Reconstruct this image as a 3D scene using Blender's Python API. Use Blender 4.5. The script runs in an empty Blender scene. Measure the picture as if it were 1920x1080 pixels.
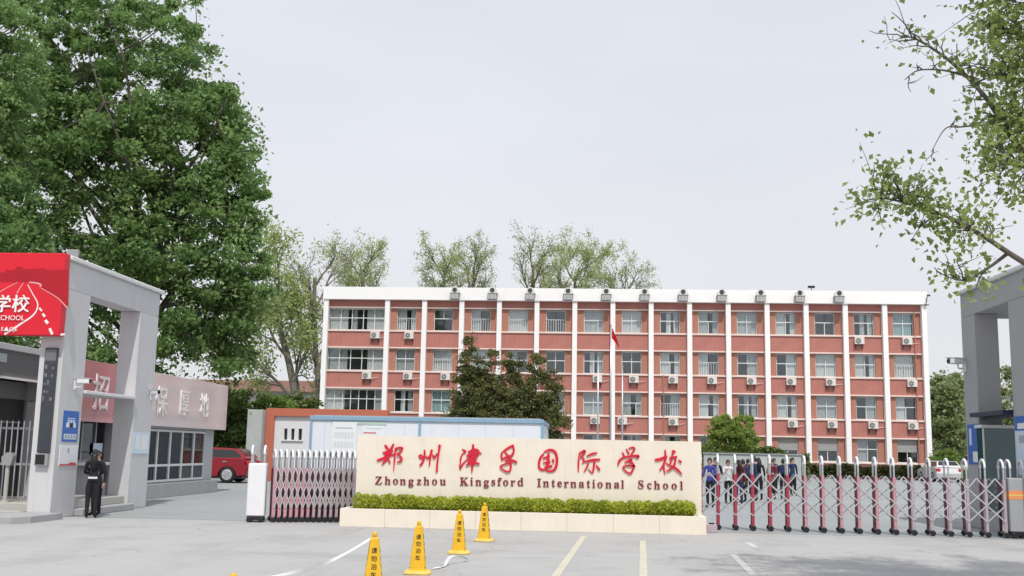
import bpy, bmesh, math, random
import numpy as np
from mathutils import Vector, Matrix

# ------------------------------------------------------------------ camera, world, sun, exposure
scene = bpy.context.scene
COL = scene.collection
rad = math.radians

cam_data = bpy.data.cameras.new("camera")
cam_data.sensor_width = 36.0
cam_data.lens = 2000.0 / 1920.0 * 36.0
cam_data.clip_start = 0.1
cam_data.clip_end = 3000.0
cam = bpy.data.objects.new("camera", cam_data)
COL.objects.link(cam)
cam.matrix_world = (Matrix.Translation((0, 0, 1.6)) @ Matrix.Rotation(rad(4.081), 4, 'Z')
                    @ Matrix.Rotation(rad(90 + 8.695), 4, 'X') @ Matrix.Rotation(rad(1.1), 4, 'Z'))
scene.camera = cam

SUN_EL, SUN_AZ = 56.0, 11.0      # sun stands behind the camera, 11 degrees to its right
world = bpy.data.worlds.new("World")
scene.world = world
world.use_nodes = True
wn = world.node_tree.nodes
wl = world.node_tree.links
wn.clear()
w_out = wn.new('ShaderNodeOutputWorld')
w_bg = wn.new('ShaderNodeBackground')
w_bg.inputs['Strength'].default_value = 0.1
w_sky = wn.new('ShaderNodeTexSky')
w_sky.sky_type = 'NISHITA'
w_sky.sun_disc = False
w_sky.sun_elevation = rad(SUN_EL)
w_sky.sun_rotation = rad(180 - SUN_AZ)
w_sky.dust_density = 4.0
w_sky.air_density = 1.2
w_sky.ozone_density = 1.0
w_hs = wn.new('ShaderNodeHueSaturation')
w_hs.inputs['Saturation'].default_value = 0.45
w_hs.inputs['Value'].default_value = 1.0
wl.new(w_sky.outputs[0], w_hs.inputs['Color'])
# thin, even high cloud over the whole dome
w_tc = wn.new('ShaderNodeTexCoord')
w_map = wn.new('ShaderNodeMapping')
w_map.inputs['Scale'].default_value = (1.0, 1.0, 3.0)
wl.new(w_tc.outputs['Generated'], w_map.inputs['Vector'])
w_no = wn.new('ShaderNodeTexNoise')
w_no.inputs['Scale'].default_value = 1.6
w_no.inputs['Detail'].default_value = 4.0
wl.new(w_map.outputs[0], w_no.inputs['Vector'])
w_mr = wn.new('ShaderNodeMapRange')
w_mr.inputs['From Min'].default_value = 0.3
w_mr.inputs['From Max'].default_value = 0.7
w_mr.inputs['To Min'].default_value = 0.78
w_mr.inputs['To Max'].default_value = 0.96
wl.new(w_no.outputs['Fac'], w_mr.inputs['Value'])
w_mix = wn.new('ShaderNodeMix')
w_mix.data_type = 'RGBA'
wl.new(w_mr.outputs[0], w_mix.inputs[0])
wl.new(w_hs.outputs[0], w_mix.inputs[6])
w_sep = wn.new('ShaderNodeSeparateXYZ')
wl.new(w_tc.outputs['Generated'], w_sep.inputs[0])
w_el = wn.new('ShaderNodeMapRange')
w_el.inputs['From Min'].default_value = 0.05
w_el.inputs['From Max'].default_value = 0.42
wl.new(w_sep.outputs['Z'], w_el.inputs['Value'])
w_veil = wn.new('ShaderNodeMix')           # cloud veil: whiter low down, a trace bluer overhead
w_veil.data_type = 'RGBA'
w_veil.inputs[6].default_value = (8.35, 8.45, 8.75, 1)
w_veil.inputs[7].default_value = (8.15, 8.50, 9.40, 1)
wl.new(w_el.outputs[0], w_veil.inputs[0])
wl.new(w_veil.outputs[2], w_mix.inputs[7])
wl.new(w_mix.outputs[2], w_bg.inputs['Color'])
wl.new(w_bg.outputs[0], w_out.inputs['Surface'])

sun_d = bpy.data.lights.new("sun", 'SUN')
sun_d.energy = 3.0
sun_d.angle = rad(0.6)
sun_d.color = (1.0, 0.96, 0.90)
sun = bpy.data.objects.new("sun", sun_d)
COL.objects.link(sun)
_dir = Vector((-math.sin(rad(SUN_AZ)) * math.cos(rad(SUN_EL)), math.cos(rad(SUN_AZ)) * math.cos(rad(SUN_EL)), -math.sin(rad(SUN_EL))))
sun.rotation_euler = _dir.to_track_quat('-Z', 'Y').to_euler()
sun.location = (5, -10, 40)

vs = scene.view_settings
vs.view_transform = 'Standard'
vs.look = 'None'
vs.exposure = 0.0
vs.gamma = 1.0
vs.use_curve_mapping = False
scene.cycles.max_bounces = 6
scene.cycles.transparent_max_bounces = 12
scene.cycles.use_denoising = True
scene.cycles.caustics_reflective = False
scene.cycles.caustics_refractive = False

# ------------------------------------------------------------------ materials
def lin(c):
    return tuple(((v / 255.0) / 12.92 if v / 255.0 <= 0.04045 else (((v / 255.0) + 0.055) / 1.055) ** 2.4) for v in c)

MATS = {}
def mat(name, c, rough=0.7, metal=0.0, var=0.08, scale=3.0, bump=0.0, bscale=40.0, spec=0.4, c2=None, streak=None, coat=0.0, linear=False):
    """Principled surface; c is an sRGB triple (0-255) unless linear; var = brightness mottling, streak = vertical dirt."""
    if name in MATS:
        return MATS[name]
    m = bpy.data.materials.new(name)
    m.use_nodes = True
    n, l = m.node_tree.nodes, m.node_tree.links
    b = n['Principled BSDF']
    b.inputs['Roughness'].default_value = rough
    b.inputs['Metallic'].default_value = metal
    b.inputs['Specular IOR Level'].default_value = spec
    if coat:
        b.inputs['Coat Weight'].default_value = coat
        b.inputs['Coat Roughness'].default_value = 0.06
    col = tuple(c) if linear else lin(c)
    tc = n.new('ShaderNodeTexCoord')
    no = n.new('ShaderNodeTexNoise')
    no.inputs['Scale'].default_value = scale
    no.inputs['Detail'].default_value = 6.0
    no.inputs['Roughness'].default_value = 0.65
    l.new(tc.outputs['Object'], no.inputs['Vector'])
    mp = n.new('ShaderNodeMapRange')
    mp.inputs['From Min'].default_value = 0.28
    mp.inputs['From Max'].default_value = 0.72
    l.new(no.outputs['Fac'], mp.inputs['Value'])
    mx = n.new('ShaderNodeMix')
    mx.data_type = 'RGBA'
    lo = [v * (1 - var) for v in col]
    hi = [min(1, v * (1 + var)) for v in (lin(c2) if c2 else col)]
    mx.inputs[6].default_value = (*lo, 1)
    mx.inputs[7].default_value = (*hi, 1)
    l.new(mp.outputs[0], mx.inputs[0])
    out = mx.outputs[2]
    if streak:
        m2 = n.new('ShaderNodeMapping')
        m2.inputs['Scale'].default_value = (6, 6, 0.35)
        l.new(tc.outputs['Object'], m2.inputs['Vector'])
        n2 = n.new('ShaderNodeTexNoise')
        n2.inputs['Scale'].default_value = 2.0
        n2.inputs['Detail'].default_value = 5
        l.new(m2.outputs[0], n2.inputs['Vector'])
        r2 = n.new('ShaderNodeMapRange')
        r2.inputs['From Min'].default_value = 0.52
        r2.inputs['From Max'].default_value = 0.75
        r2.inputs['To Max'].default_value = streak
        l.new(n2.outputs['Fac'], r2.inputs['Value'])
        m3 = n.new('ShaderNodeMix')
        m3.data_type = 'RGBA'
        l.new(r2.outputs[0], m3.inputs[0])
        l.new(out, m3.inputs[6])
        m3.inputs[7].default_value = (*[v * 0.45 for v in col], 1)
        out = m3.outputs[2]
    l.new(out, b.inputs['Base Color'])
    if bump:
        nb = n.new('ShaderNodeTexNoise')
        nb.inputs['Scale'].default_value = bscale
        nb.inputs['Detail'].default_value = 4
        l.new(tc.outputs['Object'], nb.inputs['Vector'])
        bp = n.new('ShaderNodeBump')
        bp.inputs['Strength'].default_value = bump
        bp.inputs['Distance'].default_value = 0.02
        l.new(nb.outputs['Fac'], bp.inputs['Height'])
        l.new(bp.outputs[0], b.inputs['Normal'])
    MATS[name] = m
    return m

def leaf_mat(name, c, c2, trans=0.35, scale=0.5):
    """Leaves: colour differs from leaf to leaf and from clump to clump; some light passes through."""
    m = bpy.data.materials.new(name)
    m.use_nodes = True
    n, l = m.node_tree.nodes, m.node_tree.links
    n.clear()
    out = n.new('ShaderNodeOutputMaterial')
    geo = n.new('ShaderNodeNewGeometry')
    tc = n.new('ShaderNodeTexCoord')
    no = n.new('ShaderNodeTexNoise')
    no.inputs['Scale'].default_value = scale
    no.inputs['Detail'].default_value = 3
    l.new(tc.outputs['Object'], no.inputs['Vector'])
    ad = n.new('ShaderNodeMath')
    ad.operation = 'MULTIPLY_ADD'
    l.new(geo.outputs['Random Per Island'], ad.inputs[0])
    ad.inputs[1].default_value = 0.6
    sb = n.new('ShaderNodeMath')
    sb.operation = 'MULTIPLY_ADD'
    l.new(no.outputs['Fac'], sb.inputs[0])
    sb.inputs[1].default_value = 1.6
    sb.inputs[2].default_value = -0.6
    l.new(sb.outputs[0], ad.inputs[2])
    mx = n.new('ShaderNodeMix')
    mx.data_type = 'RGBA'
    mx.clamp_factor = True
    l.new(ad.outputs[0], mx.inputs[0])
    mx.inputs[6].default_value = (*c, 1)
    mx.inputs[7].default_value = (*c2, 1)
    b = n.new('ShaderNodeBsdfPrincipled')
    b.inputs['Roughness'].default_value = 0.5
    b.inputs['Specular IOR Level'].default_value = 0.35
    l.new(mx.outputs[2], b.inputs['Base Color'])
    t = n.new('ShaderNodeBsdfTranslucent')
    l.new(mx.outputs[2], t.inputs['Color'])
    ms = n.new('ShaderNodeMixShader')
    ms.inputs[0].default_value = trans
    l.new(b.outputs[0], ms.inputs[1])
    l.new(t.outputs[0], ms.inputs[2])
    l.new(ms.outputs[0], out.inputs['Surface'])
    MATS[name] = m
    return m

def glass_mat(name, tint=(0.75, 0.8, 0.8), refl=0.12):
    """Thin window glass: mostly clear, mirror-like reflection growing at grazing angles."""
    m = bpy.data.materials.new(name)
    m.use_nodes = True
    n, l = m.node_tree.nodes, m.node_tree.links
    n.clear()
    out = n.new('ShaderNodeOutputMaterial')
    tr = n.new('ShaderNodeBsdfTransparent')
    tr.inputs['Color'].default_value = (*tint, 1)
    gl = n.new('ShaderNodeBsdfGlossy')
    gl.inputs['Roughness'].default_value = 0.03
    gl.inputs['Color'].default_value = (0.9, 0.95, 1, 1)
    fr = n.new('ShaderNodeLayerWeight')
    fr.inputs['Blend'].default_value = refl
    ms = n.new('ShaderNodeMixShader')
    ad = n.new('ShaderNodeMath')
    ad.operation = 'ADD'
    ad.use_clamp = True
    ad.inputs[1].default_value = 0.07
    l.new(fr.outputs['Fresnel'], ad.inputs[0])
    l.new(ad.outputs[0], ms.inputs[0])
    l.new(tr.outputs[0], ms.inputs[1])
    l.new(gl.outputs[0], ms.inputs[2])
    l.new(ms.outputs[0], out.inputs['Surface'])
    MATS[name] = m
    return m

def ground_mat(name, c, stain=0.16, crack=0.35):
    """paving: broad tonal drift, worn tracks, grit, dark spots and hairline cracks"""
    m = mat(name, c, 0.88, var=0.05, scale=0.22, bump=0.2, bscale=35, linear=True)
    n, l = m.node_tree.nodes, m.node_tree.links
    b = n['Principled BSDF']
    src = b.inputs['Base Color'].links[0].from_socket
    tc = [q for q in n if q.type == 'TEX_COORD'][0]
    def noise(scale, detail, mapping=None, lo=0.5, hi=0.7, amt=1.0):
        vec = tc.outputs['Object']
        if mapping:
            mp = n.new('ShaderNodeMapping')
            mp.inputs['Scale'].default_value = mapping
            l.new(vec, mp.inputs['Vector'])
            vec = mp.outputs[0]
        t = n.new('ShaderNodeTexNoise')
        t.inputs['Scale'].default_value = scale
        t.inputs['Detail'].default_value = detail
        t.inputs['Roughness'].default_value = 0.7
        l.new(vec, t.inputs['Vector'])
        r = n.new('ShaderNodeMapRange')
        r.inputs['From Min'].default_value = lo
        r.inputs['From Max'].default_value = hi
        r.inputs['To Max'].default_value = amt
        l.new(t.outputs['Fac'], r.inputs['Value'])
        return r.outputs[0]
    def darken(src, fac, f):
        x = n.new('ShaderNodeMix')
        x.data_type = 'RGBA'
        l.new(fac, x.inputs[0])
        l.new(src, x.inputs[6])
        x.inputs[7].default_value = (*[v * f for v in c], 1)
        return x.outputs[2]
    src = darken(src, noise(0.7, 8, None, 0.50, 0.72, stain * 2.2), 0.62)          # blotches
    src = darken(src, noise(0.9, 5, (1.0, 0.12, 1), 0.52, 0.70, stain * 1.6), 0.68)   # wheel-worn streaks towards the gate
    src = darken(src, noise(0.8, 5, (0.10, 1.2, 1), 0.54, 0.72, stain * 1.3), 0.70)   # sweeping marks across
    src = darken(src, noise(9.0, 3, None, 0.66, 0.72, 0.30), 0.55)                   # oil and gum spots
    src = darken(src, noise(60.0, 2, None, 0.55, 0.75, 0.35), 0.70)                  # grit
    vo = n.new('ShaderNodeTexVoronoi')
    vo.feature = 'DISTANCE_TO_EDGE'
    vo.inputs['Scale'].default_value = 0.23
    wv = n.new('ShaderNodeTexNoise')
    wv.inputs['Scale'].default_value = 1.5
    wv.inputs['Detail'].default_value = 5
    l.new(tc.outputs['Object'], wv.inputs['Vector'])
    va = n.new('ShaderNodeVectorMath')
    va.operation = 'MULTIPLY_ADD'
    l.new(wv.outputs['Color'], va.inputs[0])
    va.inputs[1].default_value = (0.9, 0.9, 0.9)
    l.new(tc.outputs['Object'], va.inputs[2])
    l.new(va.outputs[0], vo.inputs['Vector'])
    cr_ = n.new('ShaderNodeMapRange')
    cr_.inputs['From Min'].default_value = 0.0
    cr_.inputs['From Max'].default_value = 0.004
    cr_.inputs['To Min'].default_value = crack
    cr_.inputs['To Max'].default_value = 0.0
    l.new(vo.outputs['Distance'], cr_.inputs['Value'])
    src = darken(src, cr_.outputs[0], 0.45)
    l.new(src, b.inputs['Base Color'])
ground_mat('concrete', (0.408, 0.405, 0.398), 0.24, 0.55)
ground_mat('asphalt', (0.31, 0.33, 0.333), 0.14, 0.2)
mat('far_ground', (0.20, 0.20, 0.17), 0.9, var=0.15, scale=0.05, linear=True)
mat('cream_paint', (0.56, 0.525, 0.42), 0.75, var=0.12, scale=5, linear=True)
mat('white_paint', (0.55, 0.55, 0.54), 0.75, var=0.14, scale=6, linear=True)
mat('joint', (0.22, 0.22, 0.215), 0.9, var=0.1, linear=True)
mat('brick_red', (0.455, 0.185, 0.152), 0.85, var=0.11, scale=1.1, streak=0.36, linear=True)
mat('brick_tan', (0.43, 0.195, 0.142), 0.85, var=0.13, scale=1.3, streak=0.36, linear=True)
mat('white_render', (0.88, 0.87, 0.86), 0.8, var=0.025, scale=0.8, streak=0.04, linear=True)
mat('pale_band', (0.78, 0.64, 0.58), 0.8, var=0.06, scale=1.2, streak=0.1, linear=True)
mat('alu_white', (0.72, 0.74, 0.74), 0.4, var=0.03, linear=True)
mat('curtain_white', (0.80, 0.82, 0.81), 0.9, var=0.06, scale=4, linear=True)
mat('curtain_grey', (0.58, 0.61, 0.61), 0.9, var=0.08, scale=4, linear=True)
mat('curtain_cyan', (0.42, 0.60, 0.62), 0.9, var=0.06, scale=4, linear=True)
mat('room_dark', (0.26, 0.27, 0.28), 0.9, var=0.1, linear=True)
mat('roof_grey', (0.3, 0.3, 0.3), 0.9, var=0.1, linear=True)
mat('shutter_grey', (0.36, 0.36, 0.35), 0.6, var=0.05, linear=True)
mat('ac_white', (0.70, 0.69, 0.65), 0.5, var=0.06, scale=4, linear=True)
mat('black_plastic', (0.015, 0.015, 0.017), 0.45, var=0.1, linear=True)
mat('dark_metal', (0.06, 0.06, 0.065), 0.45, var=0.1, linear=True)
mat('grey_metal', (0.33, 0.33, 0.34), 0.4, metal=0.3, var=0.08, linear=True)
mat('silver', (0.62, 0.62, 0.64), 0.32, metal=0.75, var=0.05, linear=True)
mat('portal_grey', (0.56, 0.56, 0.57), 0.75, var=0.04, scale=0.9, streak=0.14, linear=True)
mat('portal_grey_shaded', (0.36, 0.36, 0.37), 0.75, var=0.04, scale=0.7, linear=True)  # right portal: same grey with its shade put into a darker colour
mat('coping', (0.68, 0.68, 0.685), 0.7, var=0.06, streak=0.15, linear=True)
mat('plinth_grey', (0.36, 0.36, 0.365), 0.85, var=0.08, scale=1.5, linear=True)
mat('step_stone', (0.42, 0.41, 0.38), 0.8, var=0.08, linear=True)
mat('lobby_grey', (0.16, 0.155, 0.155), 0.7, var=0.05, linear=True)
mat('banner_red', (0.66, 0.012, 0.03), 0.45, var=0.07, scale=0.9, linear=True)
mat('banner_dark_red', (0.40, 0.006, 0.016), 0.45, var=0.10, scale=0.8, linear=True)
mat('banner_white', (0.80, 0.75, 0.74), 0.6, var=0.03, linear=True)
mat('banner_pink', (0.80, 0.33, 0.33), 0.6, var=0.03, linear=True)
mat('fascia_pale_sheen', (0.70, 0.585, 0.575), 0.25, var=0.05, scale=0.6, spec=1.0, coat=1.0, linear=True)  # far panel paler than the near one: sky sheen put into its colour
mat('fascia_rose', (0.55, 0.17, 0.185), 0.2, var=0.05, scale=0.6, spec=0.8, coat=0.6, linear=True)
mat('fascia_letter', (0.82, 0.76, 0.755), 0.4, var=0.04, linear=True)
mat('cream_stone', (0.76, 0.69, 0.585), 0.6, var=0.05, scale=2.2, streak=0.08, linear=True)
mat('char_red', (0.60, 0.010, 0.035), 0.35, var=0.10, scale=6, linear=True)
mat('letter_maroon', (0.20, 0.018, 0.04), 0.4, var=0.15, scale=8, linear=True)
mat('gate_red', (0.42, 0.05, 0.085), 0.4, metal=0.2, var=0.08, linear=True)
mat('gate_pink', (0.58, 0.29, 0.34), 0.4, metal=0.25, var=0.06, linear=True)
mat('gate_mauve', (0.50, 0.40, 0.44), 0.38, metal=0.35, var=0.06, linear=True)
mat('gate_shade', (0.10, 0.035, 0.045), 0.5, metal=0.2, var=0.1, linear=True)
mat('gate_white', (0.74, 0.74, 0.76), 0.4, var=0.04, linear=True)
mat('gate_orange', (0.80, 0.30, 0.12), 0.5, var=0.05, linear=True)
mat('box_grey', (0.36, 0.37, 0.385), 0.5, var=0.04, linear=True)
mat('cone_yellow', (0.74, 0.43, 0.016), 0.5, var=0.14, scale=7, streak=0.25, linear=True)
mat('cone_base', (0.74, 0.52, 0.14), 0.6, var=0.22, scale=14, linear=True)
mat('ink_black', (0.03, 0.022, 0.012), 0.6, var=0.1, linear=True)
mat('tape_white', (0.70, 0.70, 0.69), 0.5, var=0.06, linear=True)
mat('terracotta', (0.47, 0.145, 0.09), 0.8, var=0.05, scale=1, streak=0.05, linear=True)
mat('grey_block', (0.42, 0.44, 0.43), 0.85, var=0.18, scale=1.2, streak=0.3, linear=True)
mat('pale_wall', (0.66, 0.67, 0.68), 0.8, var=0.03, linear=True)
mat('cabin_panel', (0.71, 0.735, 0.78), 0.5, var=0.03, scale=0.6, linear=True)
mat('cabin_blue', (0.24, 0.38, 0.50), 0.45, var=0.06, linear=True)
mat('paper_white', (0.74, 0.76, 0.77), 0.6, var=0.02, linear=True)
mat('print_grey', (0.36, 0.38, 0.40), 0.7, var=0.05, linear=True)
mat('print_red', (0.6, 0.08, 0.1), 0.6, var=0.05, linear=True)
mat('poster_blue', (0.018, 0.12, 0.44), 0.4, var=0.06, linear=True)
mat('poster_pale', (0.55, 0.66, 0.78), 0.35, var=0.04, linear=True)
mat('led_panel', (0.045, 0.05, 0.062), 0.22, var=0.1, linear=True)
mat('led_dim', (0.15, 0.16, 0.175), 0.3, var=0.1, linear=True)
mat('car_red', (0.24, 0.006, 0.016), 0.35, var=0.03, coat=0.35, linear=True)
mat('car_white', (0.66, 0.66, 0.66), 0.3, var=0.03, coat=1.0, linear=True)
mat('car_glass', (0.012, 0.012, 0.014), 0.12, var=0.0, spec=0.8, linear=True)
mat('tyre', (0.02, 0.02, 0.02), 0.85, var=0.1, linear=True)
mat('lamp_clear', (0.7, 0.7, 0.72), 0.15, var=0.02, linear=True)
mat('lamp_red', (0.5, 0.02, 0.02), 0.2, var=0.02, linear=True)
mat('skin', (0.50, 0.30, 0.22), 0.55, var=0.05, linear=True)
mat('hair', (0.012, 0.010, 0.010), 0.45, var=0.2, linear=True)
mat('cloth_black', (0.012, 0.012, 0.016), 0.85, var=0.2, scale=8, linear=True)
mat('cloth_navy', (0.02, 0.03, 0.09), 0.85, var=0.15, scale=8, linear=True)
mat('cloth_blue', (0.05, 0.06, 0.30), 0.85, var=0.12, scale=8, linear=True)
mat('cloth_maroon', (0.14, 0.02, 0.035), 0.85, var=0.12, scale=8, linear=True)
mat('cloth_white', (0.66, 0.65, 0.66), 0.85, var=0.05, scale=8, linear=True)
mat('cloth_pink', (0.60, 0.20, 0.26), 0.85, var=0.08, scale=8, linear=True)
mat('flag_red', (0.60, 0.008, 0.02), 0.6, var=0.05, linear=True)
mat('bark', (0.115, 0.098, 0.080), 0.9, var=0.3, scale=5, bump=0.5, bscale=18, linear=True)
mat('bark_pale', (0.17, 0.155, 0.125), 0.9, var=0.25, scale=3, linear=True)
mat('bark_dark', (0.035, 0.030, 0.026), 0.9, var=0.25, scale=5, linear=True)
mat('awning_navy', (0.018, 0.028, 0.06), 0.5, var=0.1, linear=True)
mat('teal_glass', (0.02, 0.075, 0.085), 0.08, var=0.3, scale=1.2, spec=0.9, linear=True)
mat('roof_tile_brown', (0.20, 0.11, 0.085), 0.9, var=0.2, scale=1, linear=True)
mat('roof_tile_red', (0.42, 0.13, 0.11), 0.9, var=0.2, scale=2, linear=True)
mat('far_wall', (0.52, 0.50, 0.48), 0.9, var=0.1, scale=0.4, linear=True)
mat('far_wall_green', (0.45, 0.55, 0.52), 0.9, var=0.1, scale=0.4, linear=True)
mat('guard_wall', (0.47, 0.475, 0.49), 0.8, var=0.04, scale=1, linear=True)
mat('shed_panel', (0.40, 0.43, 0.41), 0.7, var=0.15, scale=1, linear=True)
mat('green_curtain', (0.62, 0.70, 0.68), 0.9, var=0.1, linear=True)
mat('lamp_strip', (0.85, 0.82, 0.78), 0.5, var=0.02, linear=True)
glass_mat('glass', (0.93, 0.945, 0.945), 0.14)
glass_mat('glass_green', (0.88, 0.93, 0.915), 0.16)
leaf_mat('leaf_big', (0.080, 0.172, 0.056), (0.345, 0.495, 0.175), 0.54, 0.35)
leaf_mat('leaf_right', (0.15, 0.235, 0.07), (0.43, 0.52, 0.18), 0.58, 0.8)
leaf_mat('leaf_spring', (0.28, 0.37, 0.12), (0.54, 0.62, 0.27), 0.55, 0.3)
leaf_mat('leaf_pale', (0.24, 0.33, 0.10), (0.48, 0.55, 0.20), 0.5, 0.3)
leaf_mat('leaf_juniper', (0.070, 0.090, 0.032), (0.215, 0.225, 0.075), 0.28, 0.6)
leaf_mat('leaf_small', (0.10, 0.185, 0.038), (0.29, 0.41, 0.09), 0.45, 0.8)
leaf_mat('leaf_hedge', (0.28, 0.36, 0.035), (0.68, 0.72, 0.11), 0.55, 3.5)
leaf_mat('leaf_bush', (0.05, 0.095, 0.022), (0.155, 0.215, 0.05), 0.35, 0.5)
leaf_mat('leaf_dark_hedge', (0.032, 0.046, 0.014), (0.09, 0.09, 0.03), 0.2, 0.5)
leaf_mat('leaf_young', (0.15, 0.24, 0.05), (0.40, 0.50, 0.12), 0.5, 0.8)
leaf_mat('leaf_far', (0.20, 0.27, 0.11), (0.42, 0.48, 0.23), 0.45, 0.12)

# ------------------------------------------------------------------ mesh helpers
class MB:
    """Collects shapes and links them as one mesh object."""
    def __init__(s):
        s.v, s.f, s.mi = [], [], []
        s.cur = 0
    def _add(s, vs_, fs_):
        o = len(s.v)
        s.v += [tuple(p) for p in vs_]
        for f in fs_:
            s.f.append(tuple(i + o for i in f))
            s.mi.append(s.cur)
        return s
    def box(s, x0, x1, y0, y1, z0, z1):
        return s._add([(x0, y0, z0), (x1, y0, z0), (x1, y1, z0), (x0, y1, z0), (x0, y0, z1), (x1, y0, z1), (x1, y1, z1), (x0, y1, z1)],
                      [(0, 3, 2, 1), (4, 5, 6, 7), (0, 1, 5, 4), (1, 2, 6, 5), (2, 3, 7, 6), (3, 0, 4, 7)])
    def cbox(s, x0, x1, y0, y1, z0, z1, c=0.01):
        """box with chamfered edges"""
        xs, ys, zs = (x0, x1), (y0, y1), (z0, z1)
        V, idx = [], {}
        for ix in (0, 1):
            for iy in (0, 1):
                for iz in (0, 1):
                    for ax in range(3):
                        p = [xs[ix] + (c if ix == 0 else -c), ys[iy] + (c if iy == 0 else -c), zs[iz] + (c if iz == 0 else -c)]
                        p[ax] = (xs[ix], ys[iy], zs[iz])[ax]
                        idx[(ix, iy, iz, ax)] = len(V)
                        V.append(p)
        F = []
        for ax in range(3):
            o1, o2 = [a for a in range(3) if a != ax]
            for sd in (0, 1):
                q = []
                for a, b in ((0, 0), (1, 0), (1, 1), (0, 1)):
                    k = [0, 0, 0]
                    k[ax], k[o1], k[o2] = sd, a, b
                    q.append(idx[(*k, ax)])
                F.append(q)
        for ax in range(3):
            o1, o2 = [a for a in range(3) if a != ax]
            for a in (0, 1):
                for b in (0, 1):
                    k0, k1 = [0] * 3, [0] * 3
                    k0[ax], k1[ax] = 0, 1
                    k0[o1] = k1[o1] = a
                    k0[o2] = k1[o2] = b
                    F.append([idx[(*k0, o1)], idx[(*k1, o1)], idx[(*k1, o2)], idx[(*k0, o2)]])
        for ix in (0, 1):
            for iy in (0, 1):
                for iz in (0, 1):
                    F.append([idx[(ix, iy, iz, a)] for a in range(3)])
        return s._add(V, F)
    def tube(s, pts, r, n=6, cap=True):
        pts = [Vector(p) for p in pts]
        if not hasattr(r, '__len__'):
            r = [r] * len(pts)
        V, F = [], []
        up = None
        for i, p in enumerate(pts):
            t = (pts[min(i + 1, len(pts) - 1)] - pts[max(i - 1, 0)])
            if t.length < 1e-9:
                t = Vector((0, 0, 1))
            t.normalize()
            if up is None:
                up = Vector((0, 0, 1)) if abs(t.z) < 0.9 else Vector((1, 0, 0))
            a = t.cross(up)
            if a.length < 1e-6:
                a = t.orthogonal()
            a.normalize()
            b = a.cross(t).normalized()
            up = b
            for k in range(n):
                an = 2 * math.pi * (k + 0.5) / n
                V.append(p + (a * math.cos(an) + b * math.sin(an)) * r[i])
        for i in range(len(pts) - 1):
            for k in range(n):
                F.append((i * n + k, i * n + (k + 1) % n, (i + 1) * n + (k + 1) % n, (i + 1) * n + k))
        if cap:
            F.append(tuple(range(n - 1, -1, -1)))
            F.append(tuple((len(pts) - 1) * n + k for k in range(n)))
        return s._add(V, F)
    def prism(s, poly, axis, a0, a1):
        """extrude a 2-D polygon along axis 'x','y','z' from a0 to a1"""
        n = len(poly)
        def P(u, v, a):
            return {'x': (a, u, v), 'y': (u, a, v), 'z': (u, v, a)}[axis]
        V = [P(u, v, a0) for u, v in poly] + [P(u, v, a1) for u, v in poly]
        F = [tuple(range(n - 1, -1, -1)), tuple(range(n, 2 * n))]
        for i in range(n):
            j = (i + 1) % n
            F.append((i, j, n + j, n + i))
        return s._add(V, F)
    def lathe(s, prof, cx, cy, n=16, axis='z', c3=0.0):
        """profile of (radius, along); axis z at (cx, cy); axis y at (x=cx, z=cy) offset c3"""
        V, F = [], []
        for r, z in prof:
            for k in range(n):
                a = 2 * math.pi * k / n
                if axis == 'z':
                    V.append((cx + r * math.cos(a), cy + r * math.sin(a), z + c3))
                else:
                    V.append((cx + r * math.cos(a), z + c3, cy + r * math.sin(a)))
        for i in range(len(prof) - 1):
            for k in range(n):
                F.append((i * n + k, i * n + (k + 1) % n, (i + 1) * n + (k + 1) % n, (i + 1) * n + k))
        F.append(tuple(range(n - 1, -1, -1)))
        F.append(tuple((len(prof) - 1) * n + k for k in range(n)))
        return s._add(V, F)
    def mesh(s, name, *mats, smooth=False):
        me = bpy.data.meshes.new(name)
        me.from_pydata(s.v, [], s.f)
        for m in mats:
            me.materials.append(MATS[m])
        if len(mats) > 1:
            me.polygons.foreach_set('material_index', s.mi)
        bm = bmesh.new()
        bm.from_mesh(me)
        bmesh.ops.recalc_face_normals(bm, faces=bm.faces)
        bm.to_mesh(me)
        bm.free()
        if smooth:
            me.polygons.foreach_set('use_smooth', [True] * len(me.polygons))
        return me
    def build(s, name, m, parent=None, loc=None, smooth=False):
        ms = m if isinstance(m, (list, tuple)) else [m]
        return link(name, s.mesh(name, *ms, smooth=smooth), parent, loc)

def link(name, data, parent=None, loc=None, rz=0.0):
    o = bpy.data.objects.new(name, data)
    COL.objects.link(o)
    if parent is not None:
        o.parent = parent
    if loc is not None:
        o.location = loc
    if rz:
        o.rotation_euler = (0, 0, rz)
    return o

def tag(o, label=None, cat=None, group=None, kind=None):
    if label:
        o['label'] = label
    if cat:
        o['category'] = cat
    if group:
        o['group'] = group
    if kind:
        o['kind'] = kind
    return o

def thing(name, loc, label, cat, group=None, rz=0.0):
    return tag(link(name, None, None, loc, rz), label, cat, group)

def copy_tree(o, parent=None):
    c = o.copy()
    COL.objects.link(c)
    if parent is not None:
        c.parent = parent
    for ch in list(o.children):
        copy_tree(ch, c)
    return c

ORD = ['zeroth', 'first', 'second', 'third', 'fourth', 'fifth', 'sixth', 'seventh', 'eighth', 'ninth', 'tenth', 'eleventh', 'twelfth', 'thirteenth', 'fourteenth', 'fifteenth', 'sixteenth']

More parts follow.
